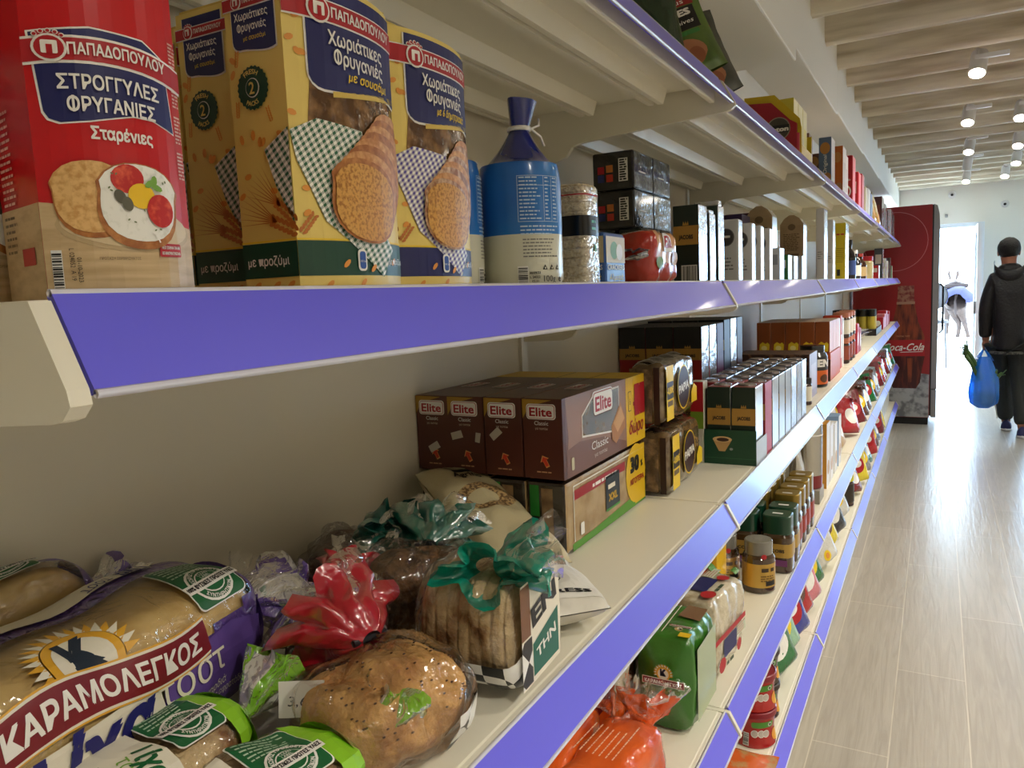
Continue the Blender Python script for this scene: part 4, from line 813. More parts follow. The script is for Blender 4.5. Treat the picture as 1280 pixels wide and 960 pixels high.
# brown loaf in clear bag, red neck
def bagged(name, label, LS, m, neck, tdir, tcol, loc, rz, tl=.07, tr=.05, seed=0, wrapoff=.006, group=None, clip=True, flat=.55, tcl=True, bagrough=.014):
    g = G(); LS.mesh(g, m, 24, 34); o = g.build(name, None, loc, rz); tag(o, label, 'bread', group)
    neck = Vector(neck); td = Vector(tdir).normalized(); c0 = Vector((0, 0, LS.hh))
    f = G()
    nd = (neck-c0).normalized(); n1 = nd.orthogonal().normalized(); n2 = nd.cross(n1)
    def bag(a, b):
        p = Vector(LS(a, 2*PI*b, wrapoff, bagrough)); v = (p-c0).normalized(); w = max(0, v.dot(nd)); k = w**7
        ph = math.atan2(v.dot(n2), v.dot(n1)); fold = (math.sin(13*ph+seed)+.6*math.sin(29*ph+2*seed))*.0032*min(1, .25+w)
        q = neck+(p-neck)*.16; r_ = p.lerp(q, min(1, k*1.1))+v*fold*(1-k*.7); r_.z = max(.0015, r_.z); return r_
    f.grid(bag, 60, 110, WRAP, cv=True); f.build('clear_bag', o)
    g = G(); tail(g, neck-td*.004, td, tl, tr, tcol, 8, seed, flat, 60, 12, .010); g.build('coloured_tail', o)
    if tcl: g = G(); tail(g, neck+td*tl*.6, td+Vector((.1, .1, .12)), tl*.75, tr*.9, WRAP, 5, seed+1, flat, 40, 8, tr*.6); g.build('clear_tail', o)
    if clip: g = G(); b_ = td.cross(Vector((0, 0, 1))).normalized(); g.tube([neck-b_*.018, neck+b_*.018], .0035, ink((40, 40, 44)), 6).tube([neck+b_*.018, neck+b_*.022+td*.01], .003, ink((150, 150, 150)), 6); g.build('clip', o)
    return o
bagged('brown_loaf', 'dark brown loaf in a clear bag with crimson neck, beside the violet striped tail', LoafS(.15, .045, .045, 2.6, 5, 3, .005), BROWNL, (-.02, .074, .075), (-.1, .8, .35), REDF, (-.556, .586, T3+.006), .35, .045, .032, 2)
o = bagged('seeded_loaf', 'golden seeded loaf in a clear bag tied with crimson film and a dark clip', LoafS(.150, .060, .043, 2.3, 3, 4, .007), GOLDL, (-.036, .012, .090), (-.90, .02, .10), REDF, (-.428, .506, T3+.004), -.25, .066, .056, .3, flat=.8)
g = G(); rs = random.Random(4); LS = LoafS(.150, .060, .043, 2.3, 3, 4, .007)
for i in range(90):
    q = LS(rs.uniform(.1, .9), rs.uniform(.1, 2.4), .0006); g.ball(q, (.0011, .0016, .0008), ink((96, 62, 34)), 6, 4)
g.build('seeds_print', o)
g = G(); S = LS.face(.0085, 0); g2 = G(); poly(g2, S, [(.10, -.05), (.15, -.05), (.15, .01), (.10, .0)], checks('black_white_checks', (16, 16, 16), (236, 236, 232), 42), 1); g2.build('checked_label', o)
bagged('rye_loaf', 'dark rye loaf in clear bag with dark teal bow, behind the sliced floured bread', LoafS(.13, .042, .050, 2.8, 6, 7, .005), RYE, (-.030, .02, .098), (-.85, .35, .02), TEALD, (-.540, .715, T3+.006), -.75, .066, .052, 1.2, flat=.7)
bagged('rye_loaf', 'rye loaf in a clear bag with large dark teal fan, against the back panel', LoafS(.14, .042, .046, 2.8, 6, 9, .005), BROWNL, (.02, .01, .088), (.6, -.2, .10), TEALD, (-.685, .745, T3+.006), .4, .066, .055, 2.1, flat=.7)
# sliced floured loaf with the checked wrapper
class Sliced(LoafS):
    def __call__(s, u, th, off=0, rough=None):
        p = LoafS.__call__(s, u, th, off, rough); k = abs(math.sin(u*PI*9)); d = (.0035*(1-k)**3 if off == 0 else 0); c = Vector((0, p[1], s.hh)); q = Vector(p); n = (q-c); q -= n.normalized()*d; return tuple(q)
LS = Sliced(.115, .055, .056, 3.0, 12, 6, .004); g = G()
LS.mesh(g, FLOUR, 90, 36); o = g.build('sliced_loaf', None, (-.415, .664, T3+.012), -PI/2+.06); tag(o, 'sliced floured loaf in a clear bag with black and white checks and teal bow', 'bread')
W2 = LoafS(.122, .0585, .0585, 3.2, 12, 6, .004)
W2.mesh(G(), WRAP, 2, 2); f = G(); f.grid(lambda a, b: W2(a, 2*PI*b, .002, .006), 40, 56, WRAP, cv=True).build('clear_bag', o)
CHK = checks('black_white_checks', (16, 16, 16), (236, 236, 232), 42)
g = G(); g.grid(lambda a, b: Vector(W2(.02+.97*a, -1.45+b*1.05, .0035, 0)), 24, 12, CHK).build('checked_label', o)
r = G(); e = W2.L/2
EF = Face((.052, e+.001, .004), (-1, 0, 0), (0, 0, 1)); 
poly(r, EF, [(.004, 0), (.100, 0), (.104, .05), (.100, .108), (.006, .108)], PALEI, 3); poly(r, EF, [(.03, .006), (.096, .006), (.096, .056), (.03, .040)], ink((14, 100, 80)), 4); poly(r, EF, [(.004, .002), (.028, .002), (.028, .05), (.004, .05)], CHK, 4)
text(r, EF, 'EN', .062, .064, .028, BLK, 5, w=.06, bold=.04, rot=.2); text(r, EF, 'THN', .064, .026, .016, WHT, 5, w=.05, bold=.02, rot=.2); barcode(r, EF, .05, .088, .03, .014, False, 4); rect(r, EF, .004, .052, .026, .106, ink((120, 80, 50)), 4)
r.build('end_label_print', o)
g = G(); tail(g, (.012, .02, .117), (-.35, .9, .30), .050, .048, TEALF, 5, .9, .6, 60, 12, .014); g.build('teal_bow', o); g = G(); tail(g, (.012, .012, .117), (.9, .25, .16), .046, .042, TEALF, 4, 2.2, .6, 50, 10, .014); g.build('teal_bow', o)
g = G(); tail(g, (.012, .04, .126), (-.3, .8, .4), .05, .045, WRAP, 5, 1.9, .5, 40, 9, .03); g.build('clear_tail', o)
# bags of grain lying by the biscuit boxes
BAGB = mat('beige_grain_film', (196, 184, 146), .32, coat=.35, bump=(30, .3)); BAGW = mat('white_grain_film', (214, 210, 198), .3, coat=.35, bump=(30, .3)); GRN = mat('print_grain_heap', (92, 66, 40), .4, noi=(220, (190, 160, 110), .45, .55))
def grain_bag(label, m, loc, rot, seed, white):
    g = G(); w, L, t = .135, .30, .052
    def P(a, b, s):
        e = max(0, 1-abs(2*a-1)**2.4)**.5*max(0, 1-abs(2*b-1)**5)**.5; rd = 1-.10*abs(2*a-1)**6
        return ((a-.5)*w*rd, (b-.5)*L, t/2+s*(t/2*e+.0006)+.006*nz(a*5+seed, b*7, s)*min(1, 8*b, 8*(1-b)))
    g.grid(lambda a, b: P(a, b, 1), 22, 30, m).grid(lambda a, b: P(a, b, -1), 22, 30, m); o = g.build('grain_bag', None, loc, 0, rot); tag(o, label, 'bag', 'bags of grain lying on the bread shelf')
    S = Curved(lambda a, b: P(min(1, max(0, a/w)), min(1, max(0, b/L)), 1), (.008, .01)); r = G()
    ell(r, S, .070, .165, .050, .040, GRN, 2, .2, 30); ell(r, S, .062, .160, .026, .020, m, 3, .2, 24); text(r, S, 'Agrino', .07, .232, .022, BLK, 3, w=.05, bold=.02); rect(r, S, .050, .25, .085, .262, BLK, 2)
    if white:
        poly(r, S, [(.008, .012), (.127, .012), (.127, .105), (.008, .105)], ink((226, 224, 216)), 2); text(r, S, '~~~', .065, .078, .014, BLK, 4, bold=.05); ell(r, S, .065, .056, .02, .011, BLK, 3); ell(r, S, .065, .056, .0185, .0096, ink((226, 224, 216)), 4); text(r, S, '~~~~~', .065, .0525, .008, BLK, 5); text(r, S, 'EXPRESS', .067, .020, .009, BLK, 4, w=.09, bold=.03)
    else: rrect(r, S, .045, .262, .09, .284, .004, ink((110, 98, 60)), 2); rrect(r, S, .047, .264, .088, .282, .004, m, 3)
    r.build('print', o); return o
grain_bag('white and beige grain bag lying flat, its white end pointing at the shelf edge', BAGW, (-.485, .878, T3+.004), (0, 0, .80), 3, True)
grain_bag('beige grain bag propped against the back panel behind the teal-bowed loaves', BAGB, (-.60, .965, T3+.052), (.26, .10, 1.02), 8, False)
# ---------------------------------------------------------------- toast cartons, sandwich bread and coffee further along the bread shelf
CHOC = mat('carton_chocolate', (84, 38, 26), .4, coat=.2); TANP = ink((150, 112, 92)); YELB = ink((226, 186, 30)); EL_R = ink((164, 14, 32))
def toast_carton():
    w, d, h = .37, .068, .126; o, F, S, T = carton('toast_carton', 'x', 'toast carton', -d/2, d/2, -w/2, w/2, 0, h, CHOC, group='chocolate brown toast cartons', bev=.0012); r = G()
    def logo(Q, a, b, k):
        rrect(r, Q, a-.024*k, b-.0115*k, a+.024*k, b+.0115*k, .005*k, WHT, 3); rrect(r, Q, a-.0225*k, b-.0102*k, a+.0225*k, b+.0102*k, .0045*k, EL_R, 4); rrect(r, Q, a-.0218*k, b-.0095*k, a+.0218*k, b+.0095*k, .004*k, WHT, 5); text(r, Q, 'Elite', a, b-.0064*k, .018*k, EL_R, 6, w=.036*k, bold=.022)
    poly(r, S, [(0, h-.032), (.012, h-.012), (d*.75, h-.002), (0, h-.001)], ink((170, 130, 40)), 1); logo(S, d*.48, h-.020, 1.05)
    text(r, S, 'Classic', d*.48, h-.041, .009, WHT, 3, w=.024); text(r, S, 'για τοστάκι', d*.48, h-.048, .005, ink((220, 200, 180)), 3, w=.022)
    def arrow(a, b, k, t):
        pts = [(0, .009), (-.007, .002), (-.003, .002), (-.003, -.008), (.003, -.008), (.003, .002), (.007, .002)]
        for kk, c, l in ((1.2, ink((224, 160, 90)), 3), (.95, ink((206, 60, 34)), 4)): poly(r, S, [(a+kk*(x*math.cos(t)-y*math.sin(t)), b+kk*(x*math.sin(t)+y*math.cos(t))) for x, y in pts], c, l)
    arrow(d*.55, .028, 1, .5); text(r, S, '~~~~~~~~~~~', d*.52, .010, .004, ink((200, 150, 110)), 3, w=.026)
    poly(r, F, [(0, 0), (.01, .0), (.02, h*.5), (.012, h), (0, h)], CHOC, 1); rect(r, F, .012, 0, w*.73, h, TANP, 1)
    poly(r, F, [(.012, 0), (w*.73, 0), (w*.73, .012), (.16, .040), (.06, .050), (.012, .044)], ink((116, 76, 58)), 2)
    rect(r, F, w*.73, 0, w, h, YELB, 2)
    poly(r, F, [(.07, .054), (.205, .040), (.235, .070), (.235, h-.008), (.12, h-.008), (.07, h-.036)], WHT, 3); poly(r, F, [(.073, .057), (.204, .043), (.232, .071), (.232, h-.011), (.121, h-.011), (.073, h-.038)], mat('dim_toasts_behind_window', (112, 92, 72), .15, noi=(30, (52, 40, 30), .4, .62), coat=.8), 4)
    logo(F, .160, h-.026, 1.9)
    poly(r, F, [(.195, .052), (.24, .088), (.262, .055), (.262, .04), (.215, .018), (.196, .028)], ink((176, 122, 70)), 5); poly(r, F, [(.203, .056), (.24, .081), (.257, .056), (.222, .036)], ink((206, 160, 104)), 6)
    text(r, F, 'Classic', .142, .026, .020, WHT, 5, w=.072); text(r, F, 'για τοστάκι', .145, .013, .009, ink((220, 206, 190)), 5, w=.056); rrect(r, F, .026, .010, .036, .030, .003, ink((200, 190, 150)), 5)
    text(r, F, '1', w-.030, h*.44, .075, EL_R, 5, w=.026, bold=.05); text(r, F, '+', w-.056, h*.50, .034, EL_R, 5, bold=.05); rrect(r, F, w-.090, h*.50, w-.072, h*.80, .004, ink((130, 104, 20)), 3); rrect(r, F, w-.0885, h*.515, w-.0735, h*.785, .004, YELB, 4); text(r, F, '6', w-.081, h*.6, .018, ink((130, 104, 20)), 5)
    text(r, F, 'δώρο', w-.051, h*.16, .034, EL_R, 5, w=.074, bold=.01, shear=.2)
    rect(r, T, w*.73, 0, w, d, YELB, 1); logo(T, .14, d*.5, 1.3); r.build('print', o); return o
o = toast_carton(); X4 = [-.5285, -.5985, -.6685, -.7325]
LB = ['chocolate brown toast carton with cut-out window and yellow gift band, aisle end of the four', 'chocolate brown toast carton next in from the windowed one', 'chocolate brown toast carton third from the aisle, two torn white scraps on it', 'chocolate brown toast carton tight against the back panel']
place(o, [(x, 1.218, T3+.1215) for x in X4], LB)
STK = ink((196, 186, 170)); spots = ((X4[3], ((.036, .040, .5),)), (X4[2], ((.018, .062, .25), (.058, .060, 1.4))), (X4[1], ((.022, .068, .7),)))
for i, (x, l) in enumerate(spots):
    for j, (a, b, t) in enumerate(l):
        r = G(); S = Face((x-.034, 1.218-.185, T3+.1215), (1, 0, 0), (0, 0, 1)); k = .75 if (i, j) == (1, 1) else 1
        poly(r, S, [(a+k*(u*math.cos(t)-v*math.sin(t)), b+k*(u*math.sin(t)+v*math.cos(t))) for u, v in ((-.011, -.006), (.011, -.006), (.010, .0065), (-.011, .006))], STK, 9)
        q = r.build('torn_sticker', bpy.data.objects[[ob.name for ob in bpy.data.objects if ob.get('label') == LB[3-i]][0]]); q.matrix_parent_inverse = Matrix.Translation((-x, -1.218, -(T3+.1215)))
# bags of sandwich toasts under the cartons
PSB = mat('sandwich_toasts', (140, 112, 76), .5, noi=(40, (96, 70, 44), .4, .65))
def toast_bag_():
    w, d, h = .36, .068, .114; o, F, S, T = carton('toast_bag', 'x', 'toast bag', -d/2, d/2, -w/2, w/2, 0, h, mat('dark_bag_film', (40, 30, 24), .18, coat=.7, bump=(30, .5)), {'+x': mat('toasts_in_film', (176, 148, 104), .2, noi=(26, (150, 118, 74), .4, .65), coat=.7, bump=(20, .3))}, 'bags of toast under the brown cartons', bev=.006); r = G()
    rect(r, S, .006, .058, .022, .108, ink((30, 120, 40)), 1); rect(r, S, .026, .004, .046, .104, PSB, 1); rect(r, S, .008, .006, .022, .054, ink((60, 48, 34)), 1)
    k = w/.37; rr = ink((160, 20, 34)); fr = PALEI
    poly(r, F, [(.02, .0), (w, .0), (w, .036), (w*.8, .020), (.1, .012), (.02, .012)], ink((84, 150, 50)), 2)
    for u0, v0, u1, v1 in ((.026, .014, .0285, .104), (.026, .102, w-.01, .1045)): rect(r, F, u0, v0, u1, v1, fr, 3)
    rect(r, F, .030, .080, w*.70, .096, rr, 3); text(r, F, '~~~~~~~~~~~~~~~', w*.45, .083, .011, WHT, 4, w=.12); rect(r, F, w*.44, .030, w*.62, .088, ink((24, 44, 60)), 4); text(r, F, '~~~~~', w*.53, .062, .016, PALEI, 5, w=.045, bold=.03); text(r, F, 'XXL', w*.53, .042, .018, ink((200, 160, 50)), 5, w=.04, bold=.04); rect(r, F, w*.44, .026, w*.62, .030, ink((60, 150, 60)), 4)
    ell(r, F, w*.86, .062, .052, .056, YELB, 3); rect(r, F, w*.84, .004, w-.002, .112, YELB, 3); text(r, F, '30', w*.84, .068, .038, BLK, 5, w=.042, bold=.05); text(r, F, '%', w*.945, .070, .016, BLK, 5, bold=.03); text(r, F, 'ΛΙΓΟΤΕΡΑ', w*.87, .044, .014, EL_R, 5, w=.075, bold=.03); rrect(r, F, .05, .018, .064, .038, .003, WHT, 4); r.build('print', o); return o
o = toast_bag_(); place(o, [(x, 1.216, T3+.002) for x in X4], ['film bag of toasts with yellow disc and green hem, under the windowed brown carton', 'film bag of toasts under the second brown carton', 'film bag of toasts under the third brown carton', 'film bag of toasts under the brown carton by the back panel'])
# dark rye sandwich bread, two bags stacked
RYEB = mat('rye_slices', (92, 74, 56), .55, noi=(50, (150, 122, 90), .48, .66), bump=(90, .6)); SLK = mat('rye_slices_in_film', (128, 106, 74), .14, noi=(40, (92, 70, 46), .4, .65), coat=.9, bump=(24, .7))
def rye_pack():
    w, d, h = .250, .070, .122; g = G()
    L = LoafS(w, d/2, h/2, 7, 26, 12, .004); L.mesh(g, SLK, 24, 40); o = g.build('rye_bread_bag'); r = G(); S = L.face(.0016, -PI/2*.0, 0)
    def FF(a, b): return (d/2+.0045, -w/2+a, b)
    F = Face((d/2+.0046, -w/2, 0), (0, 1, 0), (0, 0, 1)); E_ = Face((-d/2, -w/2-.0046, 0), (1, 0, 0), (0, 0, 1))
    poly(r, F, [(.012, .008), (.060, .008), (.060, .116), (.012, .116)], YEL, 1); rrect(r, F, .014, .05, .058, .084, .003, ink((40, 30, 40)), 2); text(r, F, '-0,80€', .036, .061, .018, YEL, 3, w=.04, bold=.04); rect(r, F, .018, .036, .054, .046, ink((110, 90, 70)), 2)
    ell(r, F, .135, .062, .046, .046, YEL, 1, 0, 28); ell(r, F, .135, .062, .043, .043, ink((52, 22, 30)), 2, 0, 28); text(r, F, 'PAPIA', .135, .054, .024, WHT, 3, w=.072, bold=.03, rot=.1)
    poly(r, F, [(.195, .02), (.240, .02), (.240, .05), (.215, .06), (.195, .044)], YEL, 1); rect(r, E_, d-.016, .004, d-.004, h-.006, ink((44, 16, 20)), 1); poly(r, E_, [(.004, .01), (d-.02, .006), (d-.018, h-.01), (.006, h-.008)], RYEB, 1)
    r.build('print', o); g = G(); g.grid(lambda a, b: (-.01+.03*(b-.5)*1.6+.002*math.sin(a*30), -w/2+.03+a*(w-.04), h-.004+.010*math.sin(PI*b)*(.6+.4*math.sin(a*21))), 40, 6, mat('dark_crinkled_film', (50, 34, 30), .14, coat=.9)); g.build('folded_film', o); return o
o = rye_pack(); tag(o, 'x', 'bread', 'dark rye bread bags'); o.rotation_euler.z = .02; place(o, [(-.489, 1.540, T3+.004), (-.499, 1.540, T3+.141)], ['dark rye bread bag with yellow price flash, lower of the two', 'shiny rye bread bag lying on top of the yellow-flashed one'])
# pods boxes: two layers, three across, six deep
J2 = [('red', ink((156, 32, 26)), SILV), ('red silver', ink((150, 30, 40)), SILV), ('plum', ink((84, 22, 60)), ink((96, 30, 78))), ('black', ink((22, 20, 24)), ink((26, 24, 40))), ('navy', ink((26, 30, 56)), SILV), ('brown', ink((60, 30, 26)), ink((70, 36, 34)))]
for i, (nm, c, sd) in enumerate(J2):
    o = coffee_box('coffee_pod_box', 'x', .074, .072, .152, (0, 0, 0), c, [(.42, .62, GOLDP), (.62, 1.0, ink((22, 24, 26)))], sd, group='coffee pod boxes stacked two high', top=ink((26, 26, 28)))
    x = [-.573, -.650, -.727]; row = ('first', 'second', 'third', 'fourth', 'fifth', 'sixth')[i]
    place(o, [(xx, 2.012+.081*i, T3+zz+(0 if i < 3 else .006*(zz > 0))) for zz in (.154, 0) for xx in x], ['%s dark-topped coffee pod box, %s layer, %s row, %s' % (nm, l, row, a) for l in ('upper', 'lower') for a in ('aisle side', 'middle', 'back side')])
# green counter tray with pod boxes
g = G(); tw, td, th = .12, .118, .080
GT = ink((18, 70, 46))
for b in ((-.059, .059, -.06, -.0585, 0, th), (-.059, .059, .0585, .06, 0, .05), (-.059, -.0575, -.0585, .0585, 0, .06), (.0575, .059, -.0585, .0585, 0, .055), (-.0575, .0575, -.0585, .0585, 0, .0015)): g.box(*b, GT, 0, {'+x': ink((190, 200, 206))})
o = g.build('display_tray', None, (-.410, 1.800, T3)); tag(o, 'dark green display tray with a paper coffee filter picture', 'tray'); r = G(); S = Face((-.059, -.0602, 0), (1, 0, 0), (0, 0, 1))
poly(r, S, [(.020, .058), (.064, .058), (.048, .030), (.034, .030)], ink((200, 158, 100)), 1); ell(r, S, .042, .058, .022, .007, ink((224, 186, 130)), 2); ell(r, S, .043, .0575, .014, .0045, ink((60, 34, 24)), 3); ell(r, S, .062, .036, .004, .003, ink((150, 160, 160)), 2); rect(r, S, 0, .014, .118, .0148, ink((60, 120, 80)), 1); r.build('print', o)
variants = [('green', ink((18, 40, 30)), SHN, ink((130, 60, 56))), ('red', ink((130, 26, 30)), REDI, ink((120, 60, 60))), ('dark blue', ink((24, 34, 60)), SHN, ink((70, 72, 84))), ('black', ink((24, 26, 34)), SHN, ink((54, 56, 66))), ('slate', ink((34, 44, 60)), SHN, ink((60, 64, 76))), ('black and silver', ink((20, 22, 28)), SILV, ink((50, 52, 60))), ('midnight', ink((22, 28, 48)), SHN, ink((48, 52, 66))), ('charcoal', ink((30, 30, 34)), SILV, ink((58, 58, 64)))]
for i, (nm, c, sd, tp) in enumerate(variants):
    o = coffee_box('capsule_box', 'x', .053, .083, .176, (0, 0, 0), c, [(.50, .72, GOLDP)], sd, group='capsule boxes in rows behind the green tray', top=tp)
    g = G(); g.lathe([(.021, 0), (.020, .003), (.014, .0045), (.0005, .005)], mat('foil_top', (150, 140, 140), .25, .6), 18); g.build('lid_disc', o).location = (0, 0, .1762)
    y = 1.792 if i == 0 else 1.792+.094*i; xs = [-.381, -.437] if i == 0 else [-.378, -.434, -.490]
    place(o, [(xx, y, T3+(.002 if i == 0 else 0)) for xx in xs], ['%s capsule box, %s row from the tray, %s' % (nm, ords(i), a) for a in ('at the aisle edge', 'second in', 'third in')])
o, F, S, T = carton('tea_packet', 'small red, green and white packet standing beside the green tray', 'packet', -.500, -.470, 1.74, 1.78, T3, .190, ink((200, 196, 180))); r = G()
rect(r, S, 0, .12, .03, .19, REDI, 1); rect(r, S, 0, .08, .03, .12, ink((120, 150, 40)), 1); ell(r, S, .015, .05, .010, .014, ink((210, 206, 190)), 1); ell(r, S, .015, .052, .004, .004, BLK, 2); r.build('print', o)
# patterned dark box, hot-chocolate bottle, orange tray of boxes
o, F, S, T = carton('sweets_carton', 'dark patterned carton at the aisle edge before the black and orange tub', 'carton', -.640, -.384, 2.80, 2.99, T3, .160, mat('brown_pattern', (56, 34, 28), .4, noi=(70, (110, 78, 58), .5, .56)), {'+x': ink((168, 164, 190))}); r = G(); poly(r, S, [(.20, .06), (.236, .08), (.24, .10), (.21, .09)], YELB, 1); rect(r, F, .03, .03, .15, .12, ink((190, 186, 206)), 1); r.build('print', o)
jar('spice_jar', 'small jar with pale label tucked between capsule boxes and the patterned carton', 'jar', .022, .09, (-.385, 2.70, T3), BRG, PALEI, BLK)
g = G(); BK = mat('black_plastic', (18, 18, 20), .3, coat=.4)
g.lathe([(.055, 0), (.058, .006), (.058, .12), (.050, .135)], BK, 24).lathe([(.046, .135), (.046, .162), (.0005, .163)], BK, 20); o = g.build('cocoa_tub', None, (-.430, 3.20, T3)); tag(o, 'black tub with orange label and white letters at the aisle edge', 'tub')
G().lathe([(.0588, .012), (.0588, .066)], ink((224, 104, 24)), 24).build('label_band', o); r = G(); S = Curved(lambda a, b: (.0595*math.cos(a/.0595-.9), .0595*math.sin(a/.0595-.9), b), (.006, None)); text(r, S, 'HEN', 0, .082, .038, WHT, 1, w=.09, bold=.05); ell(r, S, .02, .035, .02, .016, ink((90, 50, 24)), 1); r.build('print', o)
OC = mat('orange_brown_carton', (142, 72, 28), .4); 
o, F, S, T = carton('snack_carton', 'x', 'carton', -.028, .028, -.055, .055, 0, .128, OC, {'+x': ink((214, 150, 120)), '+z': ink((200, 176, 150))}, 'orange-brown cartons in the orange tray'); r = G(); poly(r, S, [(.010, .006), (.050, .006), (.052, .036), (.044, .044), (.036, .038), (.024, .046), (.012, .036)], ink((232, 204, 40)), 1); ell(r, S, .03, .02, .012, .010, ink((246, 232, 150)), 2); r.build('print', o)
place(o, [(-.412-.0585*i, 3.42, T3+.118) for i in range(5)], ['orange-brown carton with yellow sachet picture, %s from the aisle in the row' % ords(i) for i in range(5)])
for j in range(1, 3):
    for i in range(5): dup(o, (-.412-.0585*i, 3.42+.115*j, T3+.118), None, 'orange-brown carton in the %s row of the orange tray, %s from the aisle' % (('second', 'third')[j-1], ords(i)))
g = G(); g.box(-.715, -.380, 3.36, 3.72, T3, T3+.116, ink((196, 84, 24)), .003); o = g.build('orange_case'); tag(o, 'low orange case under the row of orange-brown cartons', 'case'); r = G(); S = Face((-.715, 3.3595, T3), (1, 0, 0), (0, 0, 1)); rect(r, S, 0, 0, .335, .09, ink((60, 36, 26)), 1); r.build('print', o)
for i, (y, h, c, l) in enumerate(((3.80, .24, ink((226, 222, 216)), 'tall white packet edge beside the orange case'), (3.88, .25, ink((206, 70, 40)), 'tall orange-red packet next to the white one'), (3.96, .235, ink((222, 214, 210)), 'tall pale packet after the orange-red one'))):
    o, F, S, T = carton('tall_packet', l, 'packet', -.47, -.392, y-.03, y+.03, T3, h, c, bev=.004); r = G(); rect(r, F, .008, .05, .052, .16, ink((240, 232, 224)), 1); rect(r, S, .008, .05, .06, .16, ink((180, 100, 70)), 1); r.build('print', o)
JRED = ink((150, 70, 50)); k = 0
for y in (4.13, 4.27, 4.42):
    for z in (0, .128):
        jar('spread_jar', '%s hazelnut spread jar, %s' % (('first', 'second', 'third')[int((y-4.1)/.14)], 'upper level' if z else 'lower level'), 'jar', .040, .126, (-.418, y, T3+z), BRG, PALEI if z else JRED, ink((196, 120, 90)), 'spread jars stacked two high')
for i, (y, h, c) in enumerate(((4.62, .17, REDI), (4.76, .14, ink((150, 30, 44))))):
    o, F, S, T = carton('red_packet', 'red packet %s the sachets, bread-shelf level' % ('nearer' if i == 0 else 'beside'), 'packet', -.46, -.385, y, y+.11, T3, h, c, bev=.008); r = G(); ell(r, F, .05, h*.5, .03, .04, WHT, 1); r.build('print', o)
# sachets heaped in a low tray, jars in tray behind
SB = mat('blue_sachet', (26, 70, 160), .2, coat=.7, bump=(40, .6)); SY = mat('yellow_sachet', (226, 206, 50), .2, coat=.6, bump=(40, .5)); SR = mat('red_sachet', (176, 24, 30), .2, coat=.7, bump=(40, .6)); SW = mat('pale_sachet', (216, 214, 206), .2, coat=.6, bump=(40, .5)); SBR = mat('brown_sachet', (96, 50, 28), .2, coat=.7, bump=(40, .6)); SG = mat('green_sachet', (30, 110, 56), .2, coat=.7, bump=(40, .6)); SK = mat('black_sachet', (30, 28, 34), .2, coat=.8, bump=(40, .7)); SP = mat('pink_sachet', (206, 120, 130), .2, coat=.7, bump=(40, .6))
def sachet(name, label, cat, w, h, t, m, loc, rot, group=None, seed=0, deco=None):
    g, F = pouch(w, h, t, m, seed=seed, nu=10, nv=12); o = g.build(name, None, loc, 0, rot); tag(o, label, cat, group)
    if deco:
        r = G(); deco(r, F); r.build('print', o)
    return o
blob = lambda c: (lambda r, F: (ell(r, F, F.w*.5, F.h*.45, F.w*.32, F.h*.22, c, 2), ell(r, F, F.w*.5, F.h*.48, F.w*.2, F.h*.1, WHT, 3)))
for i in range(8): sachet('sweets_sachet', '%s sachet heaped at the aisle edge by the jars, %s of the heap' % (('blue', 'yellow', 'blue', 'pale')[i % 4], ords(i)), 'sachet', .10, .13, .035, (SB, SY, SB, SW)[i % 4], (-.53-.03*(i % 3), 5.1+.13*i, T3+.026+.014*(i % 3)), (.12, 1.36+.06*(i % 3), .3*(i % 3-1)), 'sachets heaped on the bread shelf', i, blob(YEL if i % 2 else REDI))
g = G(); g.box(-.70, -.39, 6.2, 6.8, T3, T3+.02, ink((40, 36, 34))).box(-.40, -.39, 6.2, 6.8, T3+.02, T3+.05, ink((40, 36, 34))).box(-.70, -.39, 6.2, 6.21, T3+.02, T3+.05, ink((40, 36, 34))); o = g.build('jar_tray'); tag(o, 'dark tray holding yellow jars with black lids', 'tray')
for i in range(5):
    for j in range(2): jar('mustard_jar', 'yellow jar with black lid in the dark tray, %s of the %s row' % (ords(i), ('front', 'second')[j]), 'jar', .029, .17, (-.428-.060*i, 6.26+.10*j, T3+.022), ink((150, 130, 30)), ink((196, 176, 60)), BLK, 'yellow jars in the dark tray', ch=.3)
for i in range(5):
    o, F, S, T = carton('red_packet', 'red and pink packet past the dark tray, %s along' % ords(i), 'packet', -.46+.01*(i % 2), -.385, 6.95+.2*i, 7.09+.2*i, T3, .10+.02*(i % 3), (REDI, ink((206, 120, 130)))[i % 2], group='red packets at the far end of the bread shelf', bev=.006); r = G(); ell(r, S, .035, .05, .02, .025, WHT, 1); r.build('print', o)
